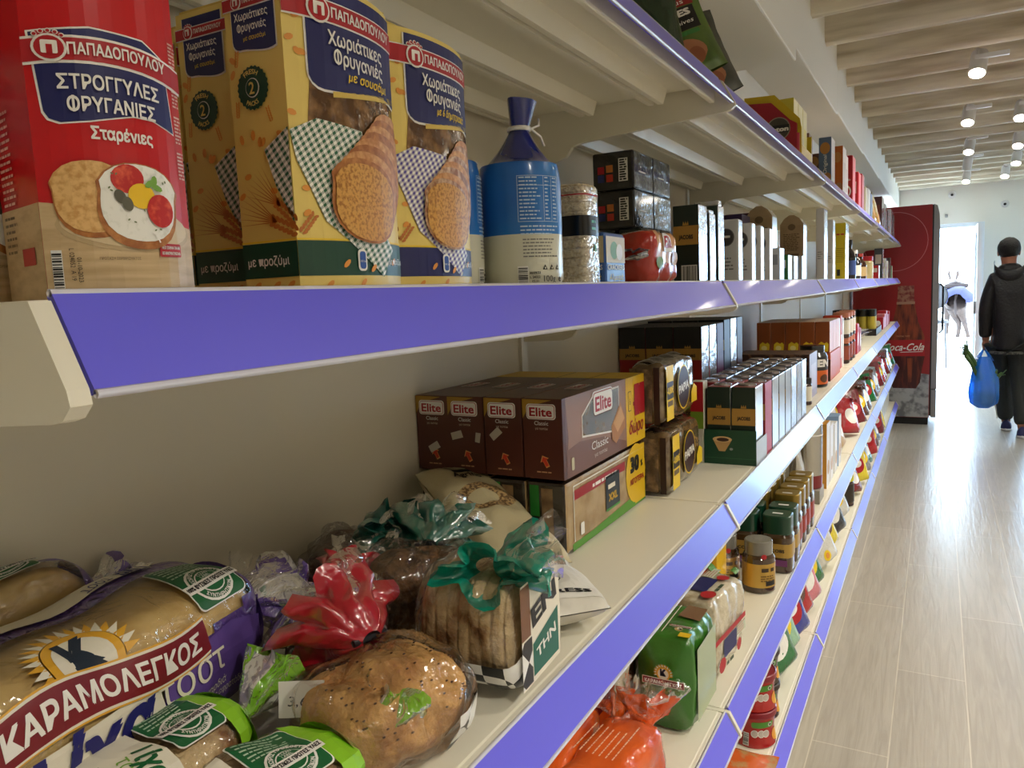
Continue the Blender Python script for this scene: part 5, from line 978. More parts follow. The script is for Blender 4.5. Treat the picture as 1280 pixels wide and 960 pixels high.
# ---------------------------------------------------------------- fourth shelf (below the bread)
ORF = mat('orange_bread_film', (220, 92, 26), .22, coat=.7, bump=(40, .45), noi=(14, (196, 66, 18), .45, .7)); GRF = mat('green_bread_film', (52, 112, 30), .28, coat=.5, bump=(30, .3)); 
def sandwich_loaf(name, label, w, d, h, m, loc, rz, seed=0, group=None):
    L = LoafS(w, d/2, h/2, 6, 22, seed, .006); g = G(); L.mesh(g, m, 22, 34); o = g.build(name, None, loc, rz); tag(o, label, 'bread', group); return o, Face((d/2+.004, -w/2, 0), (0, 1, 0), (0, 0, 1), w, h), Face((-d/2, -w/2-.004, 0), (1, 0, 0), (0, 0, 1), d, h), Face((d/2, -w/2, h+.004), (0, 1, 0), (-1, 0, 0), w, d)
def banner(r, F, a, b, k, rot=0, word='ΚΑΡΑΜΟΛΕΓΚΟΣ'):
    c, s = math.cos(rot), math.sin(rot); P = lambda x, y: (a+k*(x*c-y*s), b+k*(x*s+y*c))
    sun_logo(r, F, *P(0, .020), .016*k, 2, rot); poly(r, F, [P(-.05, -.009), P(.05, -.009), P(.05, .009), P(-.05, .009)], PALEI, 6); poly(r, F, [P(-.0485, -.0075), P(.0485, -.0075), P(.0485, .0075), P(-.0485, .0075)], MARN, 7); text(r, F, word, *P(0, -.0045), .011*k, WHT, 8, w=.088*k, bold=.03, rot=rot)
o, F, E_, T = sandwich_loaf('sandwich_bread', 'green sandwich bread bag with maroon banner, standing at the fourth shelf edge', .17, .105, .180, GRF, (-.428, 1.375, T4+.004), 0, 21)
r = G(); banner(r, E_, .052, .098, .80); text(r, E_, 'ΟΛΙΚΗΣ ΑΛΕΣΗΣ', .052, .078, .010, ink((110, 160, 70)), 2, w=.07)
banner(r, T, .05, .035, .42, PI/2); rect(r, T, .02, .062, .15, .0635, PALEI, 1); poly(r, T, [(.09, .01), (.15, .01), (.155, .05), (.10, .055)], mat('slices_behind_film', (120, 84, 56), .2, coat=.6), 1); rect(r, T, .012, .008, .03, .030, YELB, 1); text(r, T, '~~~', .021, .012, .01, BLK, 2, w=.012, rot=PI/2); rect(r, F, .02, .02, .15, .16, mat('pale_green_side', (160, 176, 130), .3, coat=.5), 1)
r.build('print', o); g = G(); tail(g, (0, -.088, .035), (.1, -.5, .9), .055, .018, lambda a, b: WRAP if b > .6 else ORF, 5, .3, .4, 30, 8, .008); g.build('clear_end', o)
WSL = mat('white_bread_film', (206, 196, 172), .2, noi=(26, (150, 132, 100), .45, .68), coat=.6, bump=(30, .5))
o, F, E_, T = sandwich_loaf('sandwich_bread', 'clear and white sandwich bread bag with red spots and navy label, behind the green one', .20, .105, .170, WSL, (-.432, 1.600, T4+.004), -.1, 23)
r = G()
for Q, kx, ky in ((T, 1, 1), (F, 1, 1)):
    rrect(r, Q, .05, .035, .13, .075, .008, NAVY, 1); text(r, Q, '~~~~', .09, .048, .022, WHT, 2, w=.05, rot=.1); rect(r, Q, .0, .078, .19, .090, REDI, 1)
    ell(r, Q, .04, .025, .020, .016, REDI, 2); ell(r, Q, .145, .030, .014, .014, REDI, 2); rect(r, Q, .135, .05, .19, .076, ink((196, 206, 180)), 1); lines(r, Q, .137, .074, .05, 4, .006, .002, ink((180, 60, 60)), 2); text(r, Q, '~~~~', .09, .012, .016, ink((60, 80, 60)), 2, w=.05, bold=.04)
ell(r, E_, .035, .12, .020, .018, REDI, 2); ell(r, E_, .04, .05, .018, .022, REDI, 2); rrect(r, E_, .06, .07, .10, .10, .004, ink((60, 110, 190)), 2); text(r, E_, '~~~~', .08, .08, .014, WHT, 3, w=.03, bold=.03); rect(r, E_, .01, .085, .05, .10, ink((120, 150, 90)), 1); r.build('print', o)
g = G(); g.grid(lambda a, b: (.03+.06*(a-.5), .085+.02*b, .175+.035*b+.008*math.sin(a*14)), 16, 6, WRAP).build('clear_fin', o); g = G(); g.grid(lambda a, b: (.06*(a-.5)*1.4, .07+.03*b, .172+.012*math.sin(a*9)), 14, 4, mat('green_film_strip', (70, 130, 40), .25, coat=.6)).build('green_strip', o)
sandwich_loaf('dark_bread', 'dark bread in crumpled clear film squeezed behind the green bread bag', .15, .09, .125, BROWNL, (-.575, 1.43, T4+.018), .2, 25); 
dk = [x for x in bpy.data.objects if x.name == 'dark_bread'][0]; LS = LoafS(.165, .052, .070, 3, 8, 25, .016); g = G(); g.grid(lambda a, b: LS(a, 2*PI*b), 30, 40, WRAP, cv=True).build('clear_bag', dk)
dup(dk, (-.62, 1.67, T4+.018), -.2, 'dark bread in clear film deeper on the fourth shelf, behind the red-spotted bag')
o, F, E_, T = sandwich_loaf('sandwich_bread', 'tall orange bread bag behind the orange loaf, upright at the fourth shelf', .10, .10, .215, ORF, (-.540, 1.235, T4+.004), 0, 27, 'orange bread bags'); r = G()
poly(r, F, [(.0, .12), (.06, .20), (.10, .21), (.10, .15), (.04, .08)], WSL, 1); poly(r, E_, [(.05, .03), (.10, .10), (.10, .13), (.05, .06)], MARN, 1); rect(r, F, .03, .02, .09, .05, MARN, 1); text(r, F, 'ΚΑΡΑΜ', .06, .03, .014, WHT, 2, w=.05, bold=.03); r.build('print', o)
o, F, E_, T = sandwich_loaf('sandwich_bread', 'orange bread bag lying down with maroon banner and sun badge', .30, .13, .115, ORF, (-.540, .995, T4+.004), .12, 29, 'orange bread bags'); r = G()
banner(r, T, .185, .070, 1.5, PI/2*.0, 'ΚΑΡΑΜΟΛΕΓΚΟΣ'); rect(r, T, .01, .02, .29, .055, ORF, 1); text(r, T, '~~~~~~~', .11, .024, .022, PALEI, 2, w=.09); text(r, T, '~~~~~~~~~~', .215, .022, .016, PALEI, 2, w=.08); poly(r, T, [(.06, .085), (.13, .085), (.12, .125), (.07, .125)], ink((60, 70, 50)), 1); poly(r, T, [(.02, .09), (.28, .09), (.28, .128), (.02, .128)], mat('slices_behind_orange_film', (164, 116, 60), .2, coat=.6), 1)
r.build('print', o)
o, F, E_, T = sandwich_loaf('sandwich_bread', 'orange bread bag at the fourth shelf edge with a glossy twisted end', .26, .105, .115, ORF, (-.432, 1.005, T4+.004), -.08, 31, 'orange bread bags'); r = G(); lines(r, T, .12, .10, .10, 7, .011, .0022, ink((240, 190, 150)), 2, .3, 5); ell(r, T, .05, .06, .022, .022, REDI, 2); text(r, T, '~~~~', .16, .12, .016, PALEI, 2, w=.05); r.build('print', o)
g = G(); tail(g, (0, .135, .09), (-.1, .7, .75), .075, .055, lambda a, b: ORF if b < .7 else WRAP, 6, .8, .5, 50, 11, .012); g.build('twisted_end', o); g = G(); tail(g, (-.02, .125, .112), (.2, -.3, .8), .055, .055, WRAP, 6, 1.8, .6, 44, 9, .02); g.build('clear_tail', o)
for i, (x, y, c) in enumerate(((-.545, 1.93, ink((222, 120, 30))), (-.505, 1.955, ink((226, 180, 36))))):
    o, F, S, T = carton('yellow_packet', ('orange packet with slices picture beside the gold-label jars', 'yellow packet next to the gold-label jars')[i], 'packet', x-.02, x+.02, y-.05, y+.05, T4, .19, c); r = G(); ell(r, S, .02, .09, .014, .03, ink((190, 100, 30)), 1); rect(r, S, .004, .14, .036, .175, REDI, 1); r.build('print', o)
# instant coffee jars
GL2 = mat('coffee_in_glass', (64, 44, 26), .06, coat=1.0); GOLDL2 = mat('gold_label', (196, 158, 76), .3, .45); CLID = mat('clear_lid_glass', (120, 118, 110), .06, coat=1); DGLID = mat('dark_green_lid', (14, 62, 42), .3, coat=.3); GDLID = mat('gold_lid', (150, 124, 52), .3, .5)
def coffee_jar(r_, h, lid, lab, label, loc, group, foil=True, sq=None):
    o = jar('coffee_jar', label, 'jar', r_, h, loc, GL2, lab, lid, group, (.12, .58), sq, .86, .27)
    r = G(); S = Curved(lambda a, b: ((r_*1.03)*math.cos(a/r_-.75), (r_*1.03)*math.sin(a/r_-.75), b), (.006, None))
    if not sq:
        text(r, S, '~~~~', .0, h*.42, .02, ink((60, 40, 20)), 1, w=r_*.9, shear=.2); rect(r, S, -r_*.2, h*.16, r_*.5, h*.25, BLK, 1); lines(r, S, -r_*.5, h*.36, r_*1.2, 3, h*.045, .003, ink((110, 80, 30)), 1, .3, 2); 
        G().lathe([(r_*.80, h*.70), (r_*.82, h*.715), (r_*.82, h*.765), (r_*.80, h*.78)], GOLDL2, 22).build('foil_band', o); ell(r, S, -r_*.3, h*.735, .007, .007, REDI, 1)
    r.build('print', o); return o
coffee_jar(.043, .140, CLID, GOLDL2, 'glass coffee jar with gold label and clear lid at the fourth shelf edge', (-.412, 2.060, T4), 'gold-label coffee jars'); coffee_jar(.043, .140, CLID, GOLDL2, 'glass coffee jar with gold label half behind its twin, deeper on the shelf', (-.510, 2.075, T4), 'gold-label coffee jars')
o = jar('coffee_jar', 'x', 'jar', .043, .165, (0, 0, 0), GL2, mat('gold_and_purple_label', (180, 146, 70), .35, .3), DGLID, 'square coffee jars with green lids', (.28, .52), 5, .92, .32); r = G(); rect(r, Face((-.043, -.0443, 0), (1, 0, 0), (0, 0, 1)), .012, .022, .076, .040, ink((110, 50, 110)), 1); text(r, Face((-.043, -.0443, 0), (1, 0, 0), (0, 0, 1)), 'JACOBS', .043, .062, .012, BLK, 1, w=.05, bold=.03); rect(r, Face((-.03, .02, .1652), (1, 0, 0), (0, 1, 0)), .016, -.03, .045, -.018, WHT, 1); r.build('print', o)
place(o, [(-.392, 2.235, T4), (-.486, 2.235, T4), (-.392, 2.330, T4), (-.486, 2.330, T4), (-.58, 2.235, T4)], ['dark green lidded coffee jar, %s' % s for s in ('front row at the aisle edge', 'front row, second in', 'second row at the aisle edge', 'second row, second in', 'front row, third in')])
o = jar('coffee_jar', 'x', 'jar', .040, .180, (0, 0, 0), GL2, ink((150, 50, 30)), GDLID, 'square coffee jars with gold lids', (.2, .5), 5, .92, .32); r = G(); rect(r, Face((-.03, .01, .1802), (1, 0, 0), (0, 1, 0)), .016, -.03, .045, -.02, WHT, 1); r.build('print', o)
place(o, [(-.395-.09*j, 2.425+.087*i, T4) for i in range(4) for j in range(3)], ['gold lidded coffee jar, %s row behind the green lids, %s' % (ords(i), s) for i in range(4) for s in ('at the aisle edge', 'second in', 'third in')])
g, F = pouch(.09, .23, .07, mat('white_vacuum_bag', (196, 190, 178), .25, coat=.5, bump=(30, .5)), seed=4); o = g.build('vacuum_bag', None, (-.43, 2.85, T4)); tag(o, 'white vacuum bag with foil top behind the gold lidded jars', 'bag'); r = G(); rect(r, F, .02, .03, .07, .12, ink((206, 200, 190)), 1); ell(r, F, .045, .08, .016, .02, ink((140, 60, 50)), 2); r.build('print', o)
o = dup(o, (-.53, 2.87, T4), .2, 'second white vacuum bag, deeper in beside the first')
g = G(); g.lathe([(.058, 0), (.060, .004), (.060, .05)], mat('dark_red_base', (120, 18, 28), .3, coat=.4), 26).lathe([(.060, .05), (.060, .24), (.055, .246), (.0005, .246)], mat('steel_tin', (190, 186, 176), .22, .85), 26); o = g.build('coffee_tin', None, (-.428, 3.02, T4+.052)); tag(o, 'tall metallic tin with a dark red base', 'tin'); G().lathe([(.0605, .20), (.0605, .205)], WHT, 26).build('trim_ring', o)
o, F, S, T = carton('tin_stand', 'small carton the metallic tin stands on', 'carton', -.49, -.37, 2.96, 3.08, T4, .051, ink((150, 144, 132)))
for i, (y, h, c, l) in enumerate(((3.20, .262, ink((214, 150, 50)), 'thin orange carton beside the metallic tin'), (3.32, .235, WHT, 'white carton with picture next to the orange one'), (3.47, .215, WHT, 'second white carton, its face in the light'), (3.62, .225, ink((150, 180, 220)), 'light blue carton before the slanted beige bag'))):
    o, F, S, T = carton('food_carton', l, 'carton', -.47, -.374, y, y+.10, T4, h, c, {'+x': ink((230, 232, 236))}); r = G(); ell(r, F, .05, h*.3, .03, .03, ink((190, 150, 110)), 1); rect(r, S, .01, h*.5, .08, h*.8, ink((200, 120, 60)), 1); r.build('print', o)
sachet('beige_bag', 'beige bag leaning back after the light blue carton', 'bag', .16, .19, .05, mat('kraft_bag', (190, 164, 130), .5), (-.41, 4.05, T4+.006), (0, -.2, 0), None, 3, blob(WHT))
SDR = mat('deep_red_sachet', (120, 18, 26), .2, coat=.7, bump=(40, .6)); SSV = mat('silvery_sachet', (170, 168, 168), .2, .5, bump=(40, .7))
cl = [(SR, 'red'), (SBR, 'brown'), (SDR, 'crimson'), (SSV, 'silvery'), (SG, 'green'), (SBR, 'chocolate brown')]
for i in range(27):
    m, nm = cl[(0, 1, 2, 3, 1, 2, 5, 0, 4)[i % 9]]; y = 4.35+.138*i
    sachet('sweets_bag', '%s shiny bag of sweets along the fourth shelf, %s of the %s nine' % (nm, ords(i % 9), ('first', 'second', 'third')[i//9]), 'sweets', .16, .19, .06, m, (-.392-.10*(i % 2), y, T4+.022), (.14*(i % 3-1), -.30-.1*(i % 2), -.45-.2*(i % 3)), 'bags of sweets on the fourth shelf', i+20, blob((WHT, YEL, REDI)[i % 3]))
for i in range(6):
    m, nm = cl[i]
    g = G()
    for k in range(9):
        t = 2*PI*k/9; g.tube([(0, 0, 0), (.018*math.cos(t), .018*math.sin(t), .018+.004*(k % 2)), (.03*math.cos(t), .03*math.sin(t), .006), (.012*math.cos(t), .012*math.sin(t), -.002)], [.003, .007, .006, .002], m, 5, flat=.3)
    g.ball((0, 0, .012), .008, SW, 8, 6); o = g.build('gift_bow', None, (-.40, 4.45+.5*i, T4+.175)); tag(o, '%s gift bow on a bag of sweets, %s along the fourth shelf' % (nm, ords(i)), 'bow', 'shiny gift bows on the sweets')
for i in range(7):
    c, nm = ((ink((226, 200, 60)), 'yellow'), (ink((40, 60, 140)), 'blue'), (ink((120, 70, 40)), 'brown'))[i % 3]; y = 4.9+.48*i
    o, F, S, T = carton('sweets_box', '%s box behind the shiny bags, %s along the fourth shelf' % (nm, ords(i)), 'box', -.74, -.62, y, y+.26, T4, .16+.03*(i % 2), c, group='boxes behind the bags of sweets'); r = G(); rect(r, S, .02, .05, .10, .12, WHT, 1); r.build('print', o)
# ---------------------------------------------------------------- bottom shelf
def nut_can(body, lidm, label, loc, group):
    R, h = .055, .098; g = G(); pr = [(R*.96, 0), (R, .004), (R*.985, .012)]+[(R*(.985-.075*math.sin(PI*i/8)), .012+.066*i/8) for i in range(1, 8)]+[(R*.985, .078), (R, .082)]
    g.lathe(pr, body, 28); o = g.build('nut_can', None, loc, -.5); tag(o, label, 'can', group)
    G().lathe([(R*1.03, .082), (R*1.04, .085), (R*1.04, .096), (R*.99, .098), (R*.93, .0955), (.0005, .0955)], lidm, 28).build('lid', o)
    def rad(b): return R*(.985-.075*math.sin(PI*min(1, max(0, (b-.012)/.066))))+.0006
    r = G(); S = Curved(lambda a, b: (rad(b)*math.cos(a/R-.45), rad(b)*math.sin(a/R-.45), b), (.006, .008)); rrect(r, S, -.030, .056, .034, .073, .005, ink((74, 140, 40)), 1); ell(r, S, .022, .0645, .006, .006, WHT, 2); ell(r, S, .022, .0645, .004, .004, ink((20, 60, 20)), 3)
    for a in (-.022, -.004, .010): ell(r, S, a, .040, .010, .010, WHT, 2+(a > 0)); ell(r, S, a, .040, .0085, .0085, ink((190, 180, 170)), 3+(a > 0))
    ell(r, S, .048, .030, .016, .016, ink((226, 150, 50)), 1); ell(r, S, .058, .020, .012, .010, ink((230, 190, 80)), 2); barcode(r, S, -.052, .008, .014, .03, True, 1); rect(r, Face((-.02, .0, .0956), (1, 0, 0), (0, 1, 0)), .008, .012, .032, .022, WHT, 1); r.build('print', o)
RC = mat('red_can', (168, 24, 20), .25, coat=.5); RL = mat('red_can_lid', (130, 14, 34), .35, coat=.2); BC = mat('brown_can', (52, 34, 24), .25, coat=.5); BL = mat('brown_can_lid', (44, 30, 26), .35)
nut_can(RC, RL, 'red snack can with green label, lower of the stacked pair', (-.405, 1.955, T5), 'red snack cans'); nut_can(RC, RL, 'red snack can with dark red lid, upper of the stacked pair', (-.405, 1.955, T5+.0985), 'red snack cans')
nut_can(BC, BL, 'dark brown snack can behind the red pair, lower one', (-.420, 2.092, T5), 'brown snack cans'); nut_can(BC, BL, 'dark brown snack can behind the red pair, upper one with brown lid', (-.420, 2.092, T5+.0985), 'brown snack cans'); nut_can(BC, BL, 'dark brown snack can deep beside the lower red one', (-.525, 1.985, T5), 'brown snack cans'); nut_can(BC, BL, 'dark brown snack can on top of the deep one, mostly hidden', (-.525, 1.985, T5+.0985), 'brown snack cans')
sachet('snack_bag', 'orange and brown snack bag lying flat at the bottom shelf edge', 'snack bag', .15, .18, .05, mat('orange_snack_film', (206, 96, 40), .25, coat=.6, noi=(20, (180, 140, 90), .5, .6)), (-.50, 1.76, T5+.028), (0, PI/2-.05, 0), None, 41, blob(ink((230, 200, 150))))
bl = [(SG, 'dark green', 2.30, .17), (mat('pale_green_bag', (150, 190, 160), .2, coat=.6, bump=(40, .5)), 'pale green', 2.42, .18), (mat('royal_blue_bag', (40, 54, 150), .2, coat=.7, bump=(40, .5)), 'royal blue', 2.56, .18), (SR, 'crimson', 2.72, .19), (SP, 'pink', 2.86, .19), (SG, 'emerald green', 3.02, .19), (SW, 'white and yellow', 3.32, .16), (SY, 'yellow', 3.52, .21), (SK, 'black', 3.74, .21), (SW, 'white-edged brown', 4.0, .24)]
for i, (m, nm, y, h) in enumerate(bl): sachet('crisp_bag', '%s snack bag leaning back on the bottom shelf' % nm, 'snack bag', .17, h*1.1, .05 if i != 6 else .08, m, (-.395-.01*(i % 2), y, T5+.030), (.28, -.16, -.50), 'snack bags leaning along the bottom shelf', 50+i, blob((WHT, YEL, REDI, SBR)[i % 4]) if i != 6 else (lambda r, F: (text(r, F, 'KIS', .075, .10, .03, REDI, 2, w=.07, bold=.04), ell(r, F, .07, .04, .022, .022, YEL, 2), ell(r, F, .07, .04, .012, .012, ORG, 3))))
o = jar('pickle_jar', 'dark jar with lime yellow lid on the bottom shelf', 'jar', .058, .17, (-.43, 4.35, T5), BRG, ink((50, 40, 30)), ink((214, 210, 40)))
for i in range(18):
    m, nm = ((SDR, 'deep red'), (SK, 'black'), (SBR, 'brown'), (SR, 'red'), (SG, 'green'), (SSV, 'silvery'), (SY, 'yellow'))[(i*3) % 7]; y = 4.55+.13*i
    sachet('crisp_bag', '%s snack packet past the lime-lidded jar, %s of the %s six' % (nm, ords(i % 6), ('first', 'second', 'third')[i//6]), 'snack bag', .16, .18+.02*(i % 3), .06, m, (-.390-.10*(i % 2), y, T5+.022), (.12*(i % 3-1), -.35+.10*(i % 3), -.4-.2*(i % 3)), 'snack packets along the bottom shelf', 80+i, blob((WHT, YEL, REDI)[i % 3]))
for i in range(5):
    o, F, S, T = carton('tall_packet', 'pale tall packet at the far end of the bottom shelf, %s along' % ords(i), 'packet', -.46, -.39, 6.9+.24*i, 7.1+.24*i, T5, .27, ink((206, 200, 180)), bev=.006, group='pale packets at the far end of the bottom shelf'); r = G(); rect(r, S, .01, .1, .06, .2, ink((190, 170, 90)), 1); r.build('print', o)
# ---------------------------------------------------------------- top shelf
NUTG = mat('green_nut_bag', (92, 120, 48), .3, noi=(16, (70, 100, 40), .4, .7), coat=.4); DKG = mat('dark_green_film', (16, 50, 28), .2, coat=.6)
def nut_bag(y, x, rz, label, dark, seed):
    g, F = pouch(.17, .215, .06, mat('grey_nut_bag', (88, 92, 84), .3, coat=.4, noi=(20, (60, 64, 60), .4, .7)) if dark else NUTG, seed=seed, top=.94, crimp=.02); o = g.build('nut_bag', None, (x, y, T1+.030), rz); tag(o, label, 'snack bag', 'bags of nut snacks on the top shelf'); r = G()
    poly(r, F, [(.02, .185), (.06, .205), (.085, .175), (.11, .205), (.15, .185), (.15, .200), (.02, .205)], ink((50, 36, 70)), 2); rect(r, F, .015, .155, .155, .175, ink((150, 36, 36)), 2); text(r, F, 'nutritious', .085, .160, .016, WHT, 3, w=.10); rect(r, F, .018, .100, .152, .153, BLK, 2); text(r, F, 'KRISPIES', .085, .133, .020, WHT, 4, w=.11, bold=.04); text(r, F, 'Onion Chives', .085, .114, .014, WHT, 4, w=.11, shear=.3); rrect(r, F, .05, .088, .145, .098, .004, ink((60, 130, 60)), 2)
    ell(r, F, .09, .050, .052, .032, ink((180, 120, 84)), 2); ell(r, F, .06, .045, .022, .012, ink((214, 150, 80)), 3, .6); ell(r, F, .115, .04, .018, .020, ink((160, 96, 66)), 3); ell(r, F, .05, .06, .02, .006, ink((120, 170, 70)), 4, .9); r.build('print', o); o.rotation_euler = (.40, 0, rz); o.scale = (.86, .86, .86); return o
nut_bag(1.50, -.418, -1.25, 'green bag of nut snacks with black name panel, leaning at the top shelf edge', False, 61); nut_bag(1.69, -.430, -1.2, 'grey-green bag of nut snacks behind the green one on the top shelf', True, 62)
sachet('dark_leaf_bag', 'dark green folded bag end beside the green nut bag', 'bag', .08, .16, .03, DKG, (-.420, 1.36, T1+.014), (.2, 0, -.9), None, 63)
# red and yellow tea display
TR = ink((158, 18, 40)); TY = ink((206, 178, 20)); 
g = G(); g.prism([(-.52, T1), (-.357, T1), (-.357, T1+.09), (-.362, T1+.118), (-.433, T1+.194), (-.52, T1+.198)], 1, 2.435, 2.437, TY, TY); g.prism([(-.512, T1), (-.368, T1), (-.368, T1+.103), (-.387, T1+.115), (-.44, T1+.170), (-.512, T1+.176)], 1, 2.420, 2.432, TR, TR)
g.box(-.52, -.368, 2.437, 2.72, T1, T1+.003, TY).box(-.371, -.368, 2.437, 2.72, T1+.003, T1+.055, TY).box(-.52, -.368, 2.72, 2.724, T1, T1+.11, TY); g.box(-.368, -.362, 2.420, 2.435, T1, T1+.075, ink((196, 60, 84)))
o = g.build('tea_display'); tag(o, 'red and yellow cardboard tea display tray with a round badge on the top shelf', 'display'); r = G(); S = Face((-.512, 2.4195, T1), (1, 0, 0), (0, 0, 1)); ell(r, S, .092, .092, .034, .034, ink((150, 140, 120)), 1, 0, 28); ell(r, S, .092, .092, .031, .031, ink((70, 66, 60)), 2, 0, 28); rect(r, S, .061, .081, .123, .103, BLK, 3); text(r, S, 'pton', .098, .085, .018, WHT, 4, w=.044, bold=.04); r.build('print', o)
YB = ink((204, 190, 60))
for i in range(6):
    o, F, S, T = carton('tea_box', 'yellow tea box in the red and yellow display, %s row, %s' % (ords(i//2), 'aisle side' if i % 2 == 0 else 'wall side'), 'tea', -.440-.065*(i % 2), -.380-.065*(i % 2), 2.445+.088*(i//2), 2.527+.088*(i//2), T1+.0035, .178, YB, {'+x': ink((226, 220, 160))}, 'yellow tea boxes in the display'); r = G(); rect(r, S, .008, .09, .05, .13, ink((190, 160, 30)), 1); rect(r, F, .01, .02, .07, .12, ink((222, 210, 90)), 1); text(r, S, '~~~', .03, .105, .014, REDI, 2, w=.03, bold=.03); r.build('print', o)
top = [(2.84, .08, .145, ink((120, 86, 60)), ink((150, 130, 100)), 'small brown and cream carton after the tea display', None, -.392), (2.98, .05, .135, ink((66, 90, 60)), ink((170, 160, 120)), 'thin green and tan carton on the top shelf', None, -.41), (3.20, .11, .185, ink((88, 110, 140)), ink((190, 196, 204)), 'slate blue biscuit carton with upright white script', 'Original', -.362), (3.34, .10, .15, ink((110, 70, 50)), SHN, 'brown carton behind the slate blue one', None, -.42), (3.60, .13, .21, ink((190, 100, 30)), ink((214, 200, 190)), 'orange carton with bright side on the top shelf', '~~~~', -.362), (3.78, .12, .20, ink((206, 120, 50)), ink((226, 214, 206)), 'second orange carton, paler, past the first', None, -.37)]
for y, w, h, c, sd, l, tx, xf in top:
    o, F, S, T = carton('biscuit_carton', l, 'carton', xf-.045, xf, y, y+w, T1, h, c, {'+x': sd}); r = G(); ell(r, S, .022, h*.78, .018, .022, ink((190, 130, 60)), 1); ell(r, S, .03, h*.2, .014, .016, ink((170, 120, 70)), 1)
    if tx: text(r, S, tx, .028, h*.45, .018, WHT, 2, w=.07, rot=PI/2, shear=.2)
    rect(r, F, w*.2, h*.2, w*.8, h*.7, ink((200, 180, 170)), 1); r.build('print', o)
for i, (y, h, c, l) in enumerate(((4.10, .24, REDI, 'tall red pack with a white ring on the top shelf'), (4.42, .20, REDI, 'shorter red pack behind the ringed one'), (4.62, .215, ink((150, 26, 34)), 'dark red carton past the red packs'), (4.86, .17, ink((190, 176, 140)), 'cream pack with brown edge past the dark red carton'), (5.06, .18, WHT, 'white pack before the yellow snack bag'), (5.24, .17, ink((60, 90, 140)), 'blue and white pack before the yellow snack bag'))):
    o, F, S, T = carton('food_pack', l, 'pack', -.43, -.368, y, y+.14, T1, h, c, bev=.006); r = G()
    if i == 0: ell(r, S, .031, .07, .024, .03, WHT, 1); ell(r, S, .031, .07, .017, .022, REDI, 2); text(r, S, 'cab', .03, .12, .016, WHT, 2, w=.045)
    else: rect(r, S, .01, h*.45, .05, h*.75, ink((226, 200, 180)), 1)
    r.build('print', o)
for i, y in enumerate((5.62, 6.05)):
    sachet('snack_bag', 'yellow and white snack bag %s on the far top shelf' % ('with red letters' if i == 0 else 'behind the red-lettered one'), 'snack bag', .22, .25, .08, mat('cream_snack_film', (222, 204, 150), .25, coat=.5, noi=(12, (206, 150, 60), .5, .62)), (-.40, y, T1+.003), (0, -.1, .1), 'snack bags on the far top shelf', 90+i, lambda r, F: (ell(r, F, .11, .2, .06, .03, REDI, 2), text(r, F, '~~~', .11, .19, .03, WHT, 3, w=.07), ell(r, F, .11, .07, .07, .04, ORG, 2)))
for i in range(5):
    o, F, S, T = carton('dark_carton', '%s at the far end of the top shelf, %s along' % (('maroon carton', 'white-edged carton')[i % 2], ords(i)), 'carton', -.43, -.365, 6.25+.4*i, 6.5+.4*i, T1, .24-.02*(i % 3), (ink((84, 50, 56)), ink((206, 196, 196)))[i % 2], {'+x': SHN}, 'cartons at the far end of the top shelf'); r = G(); rect(r, S, .01, .05, .05, .18, ink((120, 60, 50)), 1); r.build('print', o)
# ---------------------------------------------------------------- drinks fridge at the end of the shelves
FRED = mat('fridge_red', (150, 16, 28), .35, coat=.3); FGREY = mat('fridge_grey', (150, 150, 150), .4, .2); FBLK = mat('fridge_gasket', (20, 20, 22), .5)
f = empty('drinks_fridge', 'tall red drinks fridge with a bottle picture on its side, past the shelf end', 'fridge', (-.40, 8.80, 0))
fx0, fx1, fy0, fy1, fz = -.35, .345, -.35, .35, 2.135
G().box(fx0, fx1, fy0, fy1, .07, fz, FRED, .006).build('cabinet', f); G().box(fx0+.02, fx1-.01, fy0+.02, fy1-.02, 0, .07, FBLK).build('plinth', f)
G().box(fx1, fx1+.012, fy0+.004, fy1-.004, .09, fz-.004, FBLK).build('gasket', f)
dg = G(); dg.prism([(fx1+.012, .36), (fx1+.060, .36), (fx1+.064, 1.9), (fx1+.058, 2.04), (fx1+.040, 2.12), (fx1+.012, fz)], 1, fy0, fy1, FGREY); dr = dg.build('door', f)
G().box(fx1+.0655, fx1+.068, fy0+.06, fy1-.06, .46, 1.86, mat('fridge_glass', (20, 26, 34), .05, coat=1)).build('glass_panel', dr); G().tube([(fx1+.07, fy0+.03, .9), (fx1+.10, fy0+.03, .93), (fx1+.10, fy0+.03, 1.35), (fx1+.07, fy0+.03, 1.38)], .010, FBLK, 8).build('handle', dr)
G().box(fx1+.012, fx1+.058, fy0, fy1, .075, .35, FGREY, .006).build('lower_grille', f)
r = G(); S = Face((fx0, fy0-.0005, 0), (1, 0, 0), (0, 0, 1)); cx = .477
AMB = mat('print_cola_amber', (146, 66, 34), .35, noi=(9, (70, 20, 18), .4, .65), stretch=(3, 1, .6)); DCO = mat('print_cola_dark', (66, 14, 18), .35, noi=(10, (120, 46, 30), .5, .75), stretch=(3, 1, .6)); CAPC = mat('print_bottle_cap', (158, 112, 92), .35, noi=(26, (120, 40, 40), .45, .6)); ICE = mat('print_ice', (176, 178, 180), .35, noi=(16, (112, 114, 118), .42, .62))
poly(r, S, [(.0, .075), (.69, .075), (.69, .50), (.62, .51), (.55, .46), (.40, .47), (.2, .40), (0, .45)], ICE, 1)
P = lambda pts: [(cx+x, z) for x, z in pts]
poly(r, S, P([(-.07, 1.37), (.07, 1.37), (.075, 1.20), (-.075, 1.20)]), CAPC, 3); rect(r, S, cx-.08, 1.19, cx+.08, 1.215, ink((170, 130, 110)), 4)
